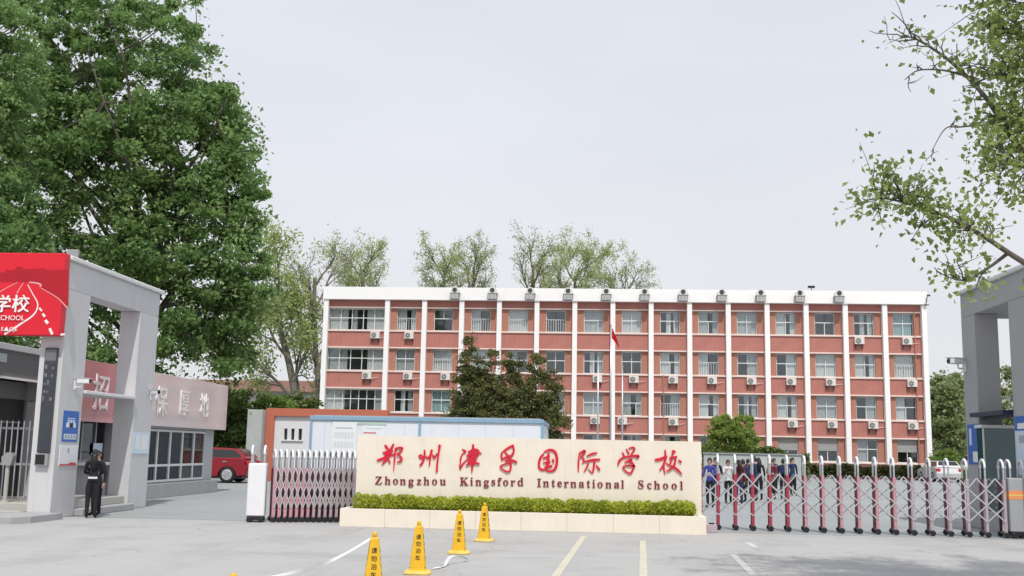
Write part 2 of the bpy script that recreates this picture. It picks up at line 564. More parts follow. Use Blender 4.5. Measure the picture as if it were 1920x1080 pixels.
TXT = {}
def text_mesh(ch, size, m, extrude=0.008, bold=0.0):
    """a glyph (or short line) as a mesh standing in the xz plane, facing -y, centred on its bounding box"""
    key = (ch, round(size, 4), m, extrude, bold)
    if key in TXT:
        return TXT[key]
    c = bpy.data.curves.new('glyph', 'FONT')
    c.body = ch
    c.size = size
    c.extrude = extrude
    c.resolution_u = 3
    o = bpy.data.objects.new('glyph', c)
    COL.objects.link(o)
    dg = bpy.context.evaluated_depsgraph_get()
    me = bpy.data.meshes.new_from_object(o.evaluated_get(dg))
    bpy.data.objects.remove(o)
    bpy.data.curves.remove(c)
    n = len(me.vertices)
    co = np.empty(n * 3)
    me.vertices.foreach_get('co', co)
    co = co.reshape(-1, 3)
    w = (co.min(0) + co.max(0)) / 2
    co2 = np.stack([co[:, 0] - w[0], -co[:, 2], co[:, 1] - w[1]], 1)
    me.vertices.foreach_set('co', co2.ravel())
    if bold:                    # heavier strokes: three slightly shifted layers in one mesh
        b0 = bmesh.new()
        b0.from_mesh(me)
        for dx, dz, dy in ((bold, -bold * 0.5, 0.0011), (-bold * 0.6, bold * 0.6, 0.0021)):
            m2 = me.copy()
            m2.transform(Matrix.Translation((dx, dy, dz)))
            b0.from_mesh(m2)
            bpy.data.meshes.remove(m2)
        b0.to_mesh(me)
        b0.free()
    me.materials.clear()
    me.materials.append(MATS[m])
    me.update()
    TXT[key] = me
    return me

# ------------------------------------------------------------------ the setting: ground sheets and markings
def sheet(name, x0, x1, y0, y1, z, m, nx=1, ny=1):
    b = MB()
    b._add([(x0, y0, z), (x1, y0, z), (x1, y1, z), (x0, y1, z)], [(0, 1, 2, 3)])
    return tag(b.build(name, m), kind='structure')

sheet('ground', -1500, 1500, -60, 2500, -0.012, 'far_ground')
sheet('campus_pavement', -60, 60, 22.6, 125, -0.004, 'asphalt')
sheet('forecourt_pavement', -60, 60, -40, 23.05, 0.0, 'concrete')
# joint between forecourt concrete and campus asphalt, and expansion joints of the forecourt slabs
jb = MB()
jb.box(-60, 60, 23.05, 23.10, -0.02, 0.003)
tag(jb.build('pavement_joint', 'joint'), kind='structure')

def marking(name, pts, w, m):
    b = MB()
    (xa, ya), (xb, yb) = pts
    d = Vector((xb - xa, yb - ya)).normalized()
    nrm = Vector((-d.y, d.x)) * w / 2
    z = 0.004
    b._add([(xa + nrm.x, ya + nrm.y, z), (xa - nrm.x, ya - nrm.y, z), (xb - nrm.x, yb - nrm.y, z), (xb + nrm.x, yb + nrm.y, z)], [(0, 1, 2, 3)])
    return tag(b.build(name, m), kind='structure')

marking('road_marking', ((-0.50, 12.0), (-0.02, 21.2)), 0.11, 'cream_paint')
marking('road_marking', ((0.64, 12.0), (1.07, 20.4)), 0.11, 'cream_paint')
marking('road_marking', ((-1.25, 16.63), (-0.50, 16.82)), 0.10, 'white_paint')
marking('road_marking', ((3.02, 20.6), (3.0, 19.5)), 0.11, 'white_paint')
marking('road_marking', ((2.41, 18.1), (2.28, 15.0)), 0.11, 'white_paint')
marking('road_marking', ((7.6, 20.9), (8.6, 21.1)), 0.10, 'white_paint')

# ------------------------------------------------------------------ school building
B_X0, B_W, B_Y = -16.723, 3.143, 87.8
B_ZC, STOREY = 13.99, 3.40
SILL = [1.253, 4.653, 8.053, 11.453]
X_L, X_R = -22.2, 27.52
PIL_W = 0.40
Y_SP, Y_WL, Y_FR = B_Y + 0.38, B_Y + 0.52, B_Y + 0.66      # spandrel face, window wall face, window frame
DEPTH = 9.0
rng = random.Random(7)

school = thing('school_building', (0, B_Y + 4, 0), 'long four-storey red brick school block with white pilasters and parapet', 'building')
OFF = Vector((0, -(B_Y + 4), 0))
def bpart(mb, name, m, parent=None):
    o = mb.build(name, m, parent or school)
    if parent is None:
        o.location = OFF
    return o

bpart(MB().box(X_L, X_R, B_Y - 0.12, B_Y + DEPTH, B_ZC, B_ZC + 1.05), 'parapet', 'white_render')
bpart(MB().box(X_L + 0.3, X_R - 0.3, B_Y + 2.6, B_Y + DEPTH - 0.3, 0, B_ZC - 0.02), 'inner_wall', 'room_dark')
bpart(MB().box(X_L + 0.02, X_L + 0.3, B_Y + 0.55, B_Y + DEPTH, 0, B_ZC - 0.01), 'end_wall', 'white_render')
bpart(MB().box(X_R - 0.3, X_R - 0.02, B_Y + 0.55, B_Y + DEPTH, 0, B_ZC - 0.01), 'end_wall', 'brick_red')
bpart(MB().box(X_L + 0.3, X_R - 0.3, B_Y + DEPTH - 0.28, B_Y + DEPTH - 0.02, 0, B_ZC - 0.01), 'back_wall', 'brick_red')
for k in range(5):
    z = [0.35, 4.0, 7.4, 10.8, B_ZC - 0.30][k]
    bpart(MB().box(X_L + 0.3, X_R - 0.3, B_Y + 0.95, B_Y + 2.6, z - 0.12, z), 'floor_slab', 'shutter_grey')

PILS = [X_L + 0.26] + [B_X0 + i * B_W for i in range(15)]
pil_mesh = MB().cbox(-PIL_W / 2, PIL_W / 2, 0, 0.56, 0, B_ZC - 0.003, 0.015).mesh('pilaster', 'white_render')
for i, x in enumerate(PILS):
    if i == 15:
        x = X_R - 0.26
    link('pilaster', pil_mesh, school, (x, B_Y + OFF.y, 0))

WIN_W, WIN_H = 1.62, 1.82
def bay_bounds(k):
    a = PILS[k] + PIL_W / 2
    b = (PILS[k + 1] if k < 14 else X_R - 0.26) - PIL_W / 2
    return a, b

# shared window pieces (local: x centred, z from 0 at the sill, y = 0 at the frame's front)
def frame_mesh(kind, w=WIN_W, h=WIN_H):
    b = MB()
    t, d = 0.055, 0.07
    tr = h * 0.57
    b.box(-w / 2, w / 2, 0, d, 0, t).box(-w / 2, w / 2, 0, d, h - t, h)
    b.box(-w / 2, -w / 2 + t, 0.002, d - 0.002, t, h - t).box(w / 2 - t, w / 2, 0.002, d - 0.002, t, h - t)
    b.box(-w / 2 + t, w / 2 - t, -0.004, d - 0.004, tr - t * 0.6, tr + t * 0.6)
    if kind in ('cross', 'bars', 'lower'):
        b.box(-t / 2, t / 2, 0.004, d - 0.006, t, tr - t * 0.6)
    if kind in ('cross', 'upper'):
        b.box(-t / 2.6, t / 2.6, 0.004, d - 0.006, tr + t * 0.6, h - t)
    if kind == 'side':
        b.box(w * 0.22 - t / 2, w * 0.22 + t / 2, 0.004, d - 0.006, t, tr - t * 0.6)
    if kind == 'bars':
        for q in range(7):
            x = -w / 2 + w * (q + 1) / 8
            b.box(x - 0.014, x + 0.014, -0.05, -0.022, 0.02, tr)
        b.box(-w / 2, w / 2, -0.052, -0.020, tr, tr + 0.03)
    return b.mesh('window_' + kind, 'alu_white')
FRAMES = {k: frame_mesh(k) for k in ('cross', 'lower', 'upper', 'bars', 'side')}
def pane_mesh(x0, x1, z0, z1, m='glass'):
    return MB().box(x0, x1, 0.030, 0.036, z0, z1).mesh('pane', m)
tr_ = WIN_H * 0.57
PANES = [pane_mesh(-WIN_W / 2 + 0.055, -0.03, 0.055, tr_ - 0.033), pane_mesh(0.03, WIN_W / 2 - 0.055, 0.055, tr_ - 0.033),
         pane_mesh(-WIN_W / 2 + 0.055, -0.022, tr_ + 0.033, WIN_H - 0.055), pane_mesh(0.022, WIN_W / 2 - 0.055, tr_ + 0.033, WIN_H - 0.055)]

def curtain_mesh(w, h, folds, m, seed, lean=0.0):
    r = random.Random(seed)
    n = folds * 6
    V, F = [], []
    for i in range(n + 1):
        u = i / n
        yy = 0.035 * math.sin(u * folds * 2 * math.pi + r.random() * 0.8) + r.random() * 0.012
        for j, zz in enumerate((0.0, h * 0.5, h)):
            V.append(((u - 0.5) * w * (1 - lean * (1 - j / 2)), yy * (1.2 - 0.3 * j), zz))
    for i in range(n):
        for j in range(2):
            F.append((i * 3 + j, i * 3 + 3 + j, i * 3 + 4 + j, i * 3 + 1 + j))
    return MB()._add(V, F).mesh('curtain', m, smooth=True)
CURT = {}
for cm in ('curtain_white', 'curtain_grey', 'curtain_cyan'):
    for nm, w in (('half', 0.72), ('full', 1.5), ('strip', 0.38)):
        CURT[(cm, nm)] = curtain_mesh(w, WIN_H - 0.1, {'half': 6, 'full': 11, 'strip': 4}[nm], cm, hash(nm) % 97)
shutter_mesh = MB()
for q in range(9):
    shutter_mesh.box(-WIN_W / 2 + 0.02, WIN_W / 2 - 0.02, 0.0, 0.03, 0.86 + q * 0.105, 0.86 + q * 0.105 + 0.094)
shutter_mesh = shutter_mesh.mesh('roller_shutter', 'shutter_grey')

REVEAL = {}
def wall_mesh(w, h, m):
    key = ('w', round(w, 3), round(h, 3), m)
    if key not in REVEAL:
        REVEAL[key] = MB().box(0, w, 0, 0.40, 0, h).mesh('wall_panel', m)
    return REVEAL[key]
def span_mesh(w, h):
    key = ('s', round(w, 3), round(h, 3))
    if key not in REVEAL:
        REVEAL[key] = MB().box(0, w, 0, 0.5, 0, h).mesh('spandrel_panel', 'brick_red')
    return REVEAL[key]
def band_mesh(w, h, d):
    key = ('b', round(w, 3), round(h, 3), d)
    if key not in REVEAL:
        REVEAL[key] = MB().cbox(0, w, 0, d, 0, h, 0.012).mesh('band', 'pale_band')
    return REVEAL[key]

for k in range(15):
    xa, xb = bay_bounds(k)
    bw = xb - xa
    xc = (xa + xb) / 2
    for fl in range(4):
        z0 = SILL[fl]
        ztop = z0 + WIN_H
        zl = ztop + 0.04
        # sill band, lintel band, spandrel above
        link('sill_band', band_mesh(bw - 0.004, 0.14, 0.62), school, (xa + 0.002, Y_SP - 0.10 + OFF.y, z0 - 0.14))
        link('lintel_band', band_mesh(bw - 0.004, 0.11, 0.60), school, (xa + 0.002, Y_SP - 0.08 + OFF.y, zl))
        sp_top = (SILL[fl + 1] - 0.14) if fl < 3 else B_ZC
        link('spandrel_panel', span_mesh(bw - 0.004, sp_top - zl - 0.11 - 0.002), school, (xa + 0.002, Y_SP + OFF.y, zl + 0.111))
        if fl == 0:
            link('spandrel_panel', span_mesh(bw - 0.004, z0 - 0.142), school, (xa + 0.002, Y_SP + OFF.y, 0))
        if k == 0:
            # one wide ribbon window across the whole end bay
            w = bw - 0.02
            fb = MB()
            t = 0.06
            fb.box(-w / 2, w / 2, 0, 0.07, 0, t).box(-w / 2, w / 2, 0, 0.07, ztop - z0 - t, ztop - z0 + 0.04)
            nmul = [5, 7, 5, 5][fl]
            for q in range(nmul + 1):
                x = -w / 2 + w * q / nmul
                fb.box(max(-w / 2, x - 0.03), min(w / 2, x + 0.03), 0.003, 0.066, t, ztop - z0 - t)
            fb.box(-w / 2 + 0.03, w / 2 - 0.03, -0.004, 0.062, tr_ - 0.03, tr_ + 0.03)
            win = link('window', fb.mesh('window_wide', 'alu_white'), school, (xc, Y_FR + OFF.y, z0))
            for q in range(nmul):
                x = -w / 2 + w * (q + 0.5) / nmul
                hw = w / nmul / 2 - 0.032
                for (a, b) in ((t, tr_ - 0.03), (tr_ + 0.03, WIN_H - t)):
                    link('pane', MB().box(x - hw, x + hw, 0.03, 0.036, a, b).mesh('pane', 'glass'), win)
            for q, (u, nm, cm) in enumerate([[(0.14, 'full', 'curtain_white'), (0.8, 'half', 'curtain_white')], [(0.16, 'full', 'curtain_white'), (0.92, 'half', 'curtain_grey')],
                                             [(0.18, 'full', 'curtain_grey'), (0.85, 'full', 'curtain_white')], [(0.17, 'full', 'curtain_white'), (0.45, 'strip', 'curtain_grey'), (0.82, 'full', 'curtain_white')]][fl]):
                c = link('curtain', CURT[(cm, nm)], win, (-w / 2 + w * u, 0.16, 0.05))
            continue
        # side walls of the bay (tan brick, set back)
        ww = (bw - WIN_W) / 2
        h = zl - z0
        link('wall_panel', wall_mesh(ww - 0.004, h - 0.004, 'brick_tan'), school, (xa + 0.002, Y_WL + OFF.y, z0 + 0.002))
        link('wall_panel', wall_mesh(ww - 0.004, h - 0.004, 'brick_tan'), school, (xb - ww + 0.002, Y_WL + OFF.y, z0 + 0.002))
        if fl == 0 and k in (11, 12, 14):
            win = link('window', FRAMES['lower'], school, (xc, Y_FR + OFF.y, z0))
            link('roller_shutter', shutter_mesh, win, (0, -0.05, 0))
            for p in PANES[:2]:
                link('pane', p, win)
            continue
        kind = rng.choice(['cross', 'cross', 'lower', 'bars', 'side', 'cross', 'upper', 'lower'])
        if (k, fl) in ((14, 2), (1, 3), (5, 3)):
            kind = 'bars'
        win = link('window', FRAMES[kind], school, (xc, Y_FR + OFF.y, z0))
        for p in PANES:
            link('pane', p, win)
        cm = rng.choice(['curtain_white', 'curtain_white', 'curtain_grey', 'curtain_grey'])
        if (k, fl) in ((14, 3), (2, 1)):
            link('curtain', CURT[('curtain_cyan', 'full')], win, (0, 0.14, 0.05))
            continue
        style = rng.random()
        if style < 0.32:
            link('curtain', CURT[(cm, 'half')], win, (-0.38, 0.16, 0.05))
            if rng.random() < 0.5:
                link('curtain', CURT[(cm, 'strip')], win, (0.56, 0.16, 0.05))
        elif style < 0.55:
            link('curtain', CURT[(cm, 'half')], win, (0.36, 0.16, 0.05))
        elif style < 0.72:
            link('curtain', CURT[(cm, 'full')], win, (0, 0.16, 0.05))
        elif style < 0.92:
            link('curtain', CURT[(cm, 'strip')], win, (-0.10, 0.16, 0.05))
            link('curtain', CURT[('curtain_grey', 'strip')], win, (0.5, 0.16, 0.05))

# roller-shutter boxes and drain pipe on the facade
for x, z0, z1 in ((PILS[15] - 0.75, 0, B_ZC - 0.4), (PILS[8] + 1.02, 0.2, 8.0)):
    bpart(MB().tube([(x, Y_SP - 0.07, z0), (x, Y_SP - 0.07, z1)], 0.05, 8), 'drain_pipe', 'brick_tan')

# air conditioners hung under the sills
ac = MB()
ac.cbox(-0.38, 0.38, -0.30, 0.0, 0, 0.56, 0.02)
AC_BODY = ac.mesh('casing', 'ac_white')
g = MB()
g.lathe([(0.225, -0.012), (0.225, 0.0)], -0.10, 0.28, 20, 'y', -0.302)
AC_FAN = g.mesh('fan_opening', 'black_plastic')
g = MB()
for q in range(4):
    r = 0.05 + 0.055 * q
    g.tube([(-0.10 + r * math.cos(a * math.pi / 8), -0.322, 0.28 + r * math.sin(a * math.pi / 8)) for a in range(17)], 0.009, 4, False)
for q in range(6):
    a = q * math.pi / 3
    g.tube([(-0.10, -0.324, 0.28), (-0.10 + 0.22 * math.cos(a), -0.324, 0.28 + 0.22 * math.sin(a))], 0.008, 4, False)
AC_GRILL = g.mesh('fan_grille', 'ac_white')
g = MB()
for s in (-0.28, 0.28):
    g.box(s - 0.02, s + 0.02, -0.28, 0.06, -0.045, -0.005).box(s - 0.02, s + 0.02, 0.02, 0.06, -0.35, -0.045)
    g.tube([(s, -0.25, -0.03), (s, 0.03, -0.33)], 0.012, 4)
AC_BRACKET = g.mesh('bracket', 'dark_metal')
g = MB()
g.tube([(0.38, -0.1, 0.12), (0.55, -0.06, 0.10), (0.75, 0.0, 0.14), (0.95, 0.03, 0.13)], 0.022, 5)
AC_PIPE = g.mesh('pipe', 'pale_band')
AC_LIST = [(0, 3, 0.84), (1, 3, 0.62), (13, 3, 0.32), (14, 3, 0.56),
           (0, 2, 0.72), (1, 2, 0.62), (2, 2, 0.62), (6, 2, 0.62), (7, 2, 0.56), (8, 2, 0.58), (9, 2, 0.58), (10, 2, 0.59), (11, 2, 0.60), (12, 2, 0.60), (14, 2, 0.66),
           (6, 1, 0.56), (7, 1, 0.22), (8, 1, 0.58), (11, 1, 0.62), (12, 1, 0.62), (13, 1, 0.64), (14, 1, 0.64)]
FLN = ['ground', 'second', 'third', 'top']
for k, fl, u in AC_LIST:
    xa, xb = bay_bounds(k)
    x = xa + (xb - xa) * u
    if k == 0:
        bay = 'the wide end bay'
    elif k == 14:
        bay = 'the last bay on the right'
    else:
        bay = 'the %s bay from the left' % ORD[k + 1]
    t = thing('air_conditioner', (x, Y_SP - 0.062, SILL[fl] - 0.14 - 0.60), 'white air conditioner below the %s-floor window in %s' % (FLN[fl], bay), 'air conditioner', 'air conditioners on the school front')
    b = link('casing', AC_BODY, t)
    f = link('fan_opening', AC_FAN, b)
    link('fan_grille', AC_GRILL, b)
    link('bracket', AC_BRACKET, t)
    if (k + fl) % 3 != 1:
        link('pipe', AC_PIPE, t)

# rooftop units on the parapet front, one above each of eleven pilasters
g = MB().box(-0.36, 0.36, -0.42, 0.0, 0.03, 0.52)
RU_BOX = g.mesh('box', 'grey_metal')
g = MB()
for q in range(6):
    g.box(-0.33 + q * 0.112, -0.33 + q * 0.112 + 0.035, -0.445, -0.419, 0.07, 0.48)
RU_SLAT = g.mesh('louvre', 'ac_white')
g = MB().prism([(-0.36, 0.56), (0.36, 0.56), (0.36, 0.82), (0.25, 1.0), (0.05, 1.08), (-0.18, 1.05), (-0.34, 0.86)], 'y', -0.40, -0.02)
RU_HOOD = g.mesh('hood', 'ac_white')
g = MB().box(-0.43, 0.43, -0.46, 0.0, 0.52, 0.56)
RU_LID = g.mesh('shelf', 'grey_metal')
g = MB()
g.lathe([(0.19, -0.02), (0.19, 0.02)], -0.02, 0.80, 16, 'y', -0.41)
RU_FAN = g.mesh('fan_opening', 'dark_metal')
for q in range(11):
    x = B_X0 + (q + 2) * B_W - 0.55
    lab = 'grey roof unit with a round hood on the parapet, ' + ('leftmost of the row' if q == 0 else 'rightmost of the row' if q == 10 else '%s from the left' % ORD[q + 1])
    t = thing('rooftop_unit', (x, B_Y - 0.125, B_ZC + 0.0), lab, 'vent', 'rooftop units along the parapet')
    bx = link('box', RU_BOX, t)
    link('louvre', RU_SLAT, bx)
    link('shelf', RU_LID, t)
    h = link('hood', RU_HOOD, t)
    link('fan_opening', RU_FAN, h)

t = thing('flood_lamp', (18.35, B_Y + 0.2, B_ZC + 1.05), 'black flood lamp on a thin mast above the white parapet', 'lamp')
MB().tube([(0, 0, 0), (0, 0, 0.28)], 0.03, 6).build('mast', 'dark_metal', t)
MB().cbox(-0.28, 0.28, -0.12, 0.12, 0.26, 0.44, 0.03).build('lamp_head', 'black_plastic', t)
t = thing('security_camera', (X_R - 0.15, B_Y - 0.13, B_ZC - 0.05), 'small dark camera on a bent arm at the right end of the parapet', 'camera')
MB().tube([(0, 0, 0), (0, -0.15, 0), (0, -0.18, 0.5), (0.12, -0.2, 0.72)], 0.03, 6).build('arm', 'dark_metal', t)
MB().cbox(0.05, 0.3, -0.28, -0.12, 0.68, 0.82, 0.02).build('camera_body', 'dark_metal', t)
MB().box(-0.2, 0.25, -0.06, 0.0, -0.04, 0.03).build('bracket', 'dark_metal', t)

# flagpoles
def flagpole(x, y, h, label, flag=False):
    t = thing('flagpole', (x, y, 0), label, 'flagpole', 'flagpoles in front of the school')
    MB().lathe([(0.30, 0), (0.30, 0.25), (0.10, 0.28), (0.10, 0.4)], 0, 0, 12).build('base', 'grey_metal', t)
    MB().tube([(0, 0, 0.28), (0, 0, h * 0.5), (0, 0, h)], [0.06, 0.05, 0.032], 8).build('pole', 'silver', t, smooth=True)
    MB().lathe([(0.01, h), (0.055, h + 0.04), (0.055, h + 0.07), (0.01, h + 0.11)], 0, 0, 10).build('finial', 'silver', t)
    if flag:
        # cloth hanging limp from the truck, its free corner blown a little to the right
        V, F = [], []
        n, m2 = 14, 10
        for i in range(n + 1):
            u = i / n
            for j in range(m2 + 1):
                v = j / m2
                fold = 0.05 * math.sin(u * 16 + v * 2.5)
                V.append((0.045 + u * 0.42 * (0.35 + 0.75 * v), fold, h - 0.05 - v * 0.62 - u * (0.32 + 0.25 * v)))
        for i in range(n):
            for j in range(m2):
                a = i * (m2 + 1) + j
                F.append((a, a + 1, a + m2 + 2, a + m2 + 1))
        MB()._add(V, F).build('flag', 'flag_red', t, smooth=True)
    return t
flagpole(1.36, 60, 8.65, 'silver flagpole with a limp red flag in front of the school', True)
flagpole(0.66, 61, 6.9, 'bare thin flagpole left of the red flag')
flagpole(2.04, 61, 6.4, 'bare thin flagpole right of the red flag')

# ------------------------------------------------------------------ school sign wall
SW_Y = 22.72
sign = thing('school_sign_wall', (-1.25, SW_Y, 0), 'cream stone school sign wall with red characters behind a planter', 'sign')
SO = Vector((1.25, -SW_Y, 0))
def spart(mb, name, m, parent=None, **k):
    o = mb.build(name, m, parent or sign, **k)
    if parent is None:
        o.location = SO
    return o
SX0, SX1, SZ1 = -4.86, 2.40, 1.87
core = spart(MB().box(SX0 + 0.01, SX1 - 0.01, SW_Y + 0.04, SW_Y + 0.36, 0, SZ1 - 0.01), 'wall_core', 'cream_stone')
rs = random.Random(3)
ncol, nrow = 8, 4
for r in range(nrow):
    za, zb = SZ1 * r / nrow, SZ1 * (r + 1) / nrow
    for c in range(ncol):
        off = 0.0 if r % 2 == 0 else 0.0
        xa = SX0 + (SX1 - SX0) * c / ncol
        xb = SX0 + (SX1 - SX0) * (c + 1) / ncol
        dy = rs.uniform(-0.0012, 0.0012)
        spart(MB().cbox(xa + 0.0004, xb - 0.0004, SW_Y + dy, SW_Y + 0.05, za + 0.0005, zb - 0.0005, 0.0005), 'stone_slab', 'cream_stone')
PX0, PX1, PY, PZ = -5.06, 2.44, 22.20, 0.365
for c in range(8):
    xa = PX0 + (PX1 - PX0) * c / 8 + (0.0015 if c else 0)
    xb = PX0 + (PX1 - PX0) * (c + 1) / 8 - 0.0015
    spart(MB().cbox(xa, xb, PY + rs.uniform(-0.001, 0.001), PY + 0.12, 0, PZ, 0.004), 'planter_slab', 'cream_stone')
spart(MB().cbox(PX0, PX0 + 0.12, PY + 0.122, SW_Y + 0.30, 0, PZ - 0.002, 0.004), 'planter_end', 'cream_stone')
spart(MB().cbox(PX1 - 0.12, PX1, PY + 0.122, SW_Y + 0.30, 0, PZ - 0.002, 0.004), 'planter_end', 'cream_stone')
spart(MB().box(PX0 + 0.125, PX1 - 0.125, PY + 0.125, SW_Y - 0.003, 0.0, PZ - 0.05), 'soil', 'bark_dark')

# brush-written characters: strokes (x, y, width) in lettering units of 1.8 mm
CHARS = {
 'zheng': (690, [[(186, 92, 26), (202, 112, 30), (222, 140, 22)], [(284, 76, 20), (264, 118, 28), (236, 152, 18)], [(162, 178, 18), (212, 168, 30), (276, 152, 20)],
    [(98, 268, 24), (150, 250, 30), (225, 216, 30), (286, 196, 18)], [(240, 140, 30), (228, 205, 36), (198, 262, 28), (154, 314, 14)], [(214, 224, 26), (246, 298, 16)], [(190, 196, 40), (250, 188, 42)],
    [(312, 124, 20), (302, 230, 22), (291, 392, 6)], [(308, 128, 18), (352, 118, 22), (388, 124, 26), (366, 168, 20), (332, 192, 16), (374, 226, 22), (382, 268, 24), (336, 286, 14)]]),
 'zhou': (690, [[(588, 212, 22), (614, 244, 24), (640, 214, 16)], [(596, 206, 14), (622, 200, 12)], [(652, 148, 20), (654, 215, 24), (636, 280, 24), (604, 326, 24)], [(672, 220, 14), (690, 242, 20), (712, 210, 12)],
    [(738, 146, 26), (722, 230, 24), (712, 332, 14)], [(750, 200, 14), (768, 236, 22), (800, 186, 12)], [(830, 92, 32), (820, 180, 22), (806, 290, 22), (800, 398, 24)]]),
 'jin': (690, [[(1098, 138, 14), (1132, 164, 26), (1106, 190, 12)], [(1098, 192, 14), (1078, 250, 20), (1076, 300, 14), (1060, 342, 8)], [(1074, 366, 24), (1104, 310, 18), (1192, 216, 6)],
    [(1222, 84, 22), (1224, 190, 40), (1216, 320, 32), (1211, 418, 5)], [(1168, 172, 20), (1234, 142, 28), (1288, 160, 24), (1272, 214, 22)], [(1150, 216, 18), (1232, 188, 32), (1318, 182, 14)],
    [(1172, 244, 28), (1268, 224, 26)], [(1168, 284, 28), (1258, 262, 26)], [(1144, 326, 16), (1210, 300, 26), (1292, 306, 24)]]),
 'fu': (690, [[(1694, 92, 22), (1640, 120, 26), (1572, 166, 18)], [(1560, 178, 20), (1556, 220, 24), (1562, 272, 10)], [(1598, 170, 16), (1626, 206, 22)], [(1690, 96, 24), (1700, 160, 22), (1672, 216, 26), (1636, 250, 22)],
    [(1566, 250, 18), (1610, 232, 22), (1650, 208, 14)], [(1606, 276, 24), (1672, 264, 24), (1728, 290, 30)], [(1640, 246, 30), (1664, 305, 26), (1662, 368, 22), (1634, 402, 22), (1578, 378, 18), (1542, 344, 16), (1576, 318, 18), (1646, 300, 14)]]),
 'guo': (990, [[(186, 194, 20), (146, 250, 28), (134, 336, 26), (162, 376, 28), (206, 372, 20)], [(194, 172, 14), (256, 146, 26), (316, 166, 32), (342, 232, 30), (338, 322, 32), (306, 382, 30), (250, 394, 24), (206, 372, 22)],
    [(186, 246, 18), (254, 212, 22)], [(246, 186, 26), (240, 270, 38), (232, 350, 36)], [(186, 296, 14), (262, 282, 18)], [(206, 346, 26), (280, 334, 28)], [(296, 256, 22), (302, 288, 22)]]),
 'ji': (990, [[(604, 196, 18), (592, 300, 22), (590, 402, 12)], [(604, 186, 16), (664, 158, 30), (648, 204, 20), (622, 226, 16), (656, 258, 20), (640, 306, 14)], [(690, 220, 14), (742, 196, 24), (802, 182, 20)],
    [(668, 284, 18), (750, 264, 26), (836, 258, 22)], [(778, 266, 24), (768, 345, 26), (750, 412, 16), (708, 370, 8)], [(704, 306, 22), (684, 356, 18), (656, 396, 12)], [(800, 326, 14), (832, 376, 28)]]),
 'xue': (990, [[(1100, 176, 14), (1118, 216, 24)], [(1146, 138, 14), (1172, 190, 22)], [(1174, 130, 12), (1220, 118, 20), (1240, 136, 22), (1216, 176, 18), (1196, 204, 14)],
    [(1048, 324, 18), (1064, 272, 24), (1112, 236, 22), (1192, 222, 24), (1282, 216, 28), (1262, 246, 18)], [(1128, 290, 16), (1204, 258, 24), (1176, 292, 18)],
    [(1184, 270, 24), (1226, 325, 26), (1216, 372, 22), (1186, 420, 22), (1130, 388, 18), (1104, 350, 16), (1150, 328, 18), (1240, 336, 22)]]),
 'xiao': (990, [[(1478, 264, 28), (1530, 256, 34), (1606, 222, 24)], [(1590, 150, 16), (1592, 250, 26), (1570, 330, 26), (1584, 430, 10)], [(1580, 296, 20), (1552, 344, 18), (1526, 384, 14)], [(1604, 300, 12), (1630, 326, 16)],
    [(1676, 160, 24), (1706, 168, 18)], [(1684, 170, 20), (1668, 216, 22)], [(1644, 240, 20), (1720, 226, 20)], [(1744, 264, 12), (1768, 288, 26)], [(1664, 246, 20), (1644, 306, 18)],
    [(1708, 244, 20), (1692, 318, 24), (1650, 366, 22), (1606, 392, 14)], [(1640, 322, 12), (1688, 346, 22), (1736, 384, 26), (1776, 430, 10)]]),
}
def cr(pts, n=6):
    out = []
    for i in range(len(pts) - 1):
        p0, p1, p2, p3 = pts[max(i - 1, 0)], pts[i], pts[i + 1], pts[min(i + 2, len(pts) - 1)]
        for k in range(n):
            t = k / n
            out.append(tuple(0.5 * ((2 * b) + (-a + c) * t + (2 * a - 5 * b + 4 * c - d) * t * t + (-a + 3 * b - 3 * c + d) * t ** 3) for a, b, c, d in zip(p0, p1, p2, p3)))
    out.append(tuple(float(v) for v in pts[-1]))
    return out
def sign_xz(x0, ux, uy):
    a = x0 + ux / 6.194 - 992.0
    b = uy / 6.194 - 60.0
    return -1.2005 + 0.011219 * a + 0.000187 * b, 1.2305 + 0.000225 * a - 0.011047 * b
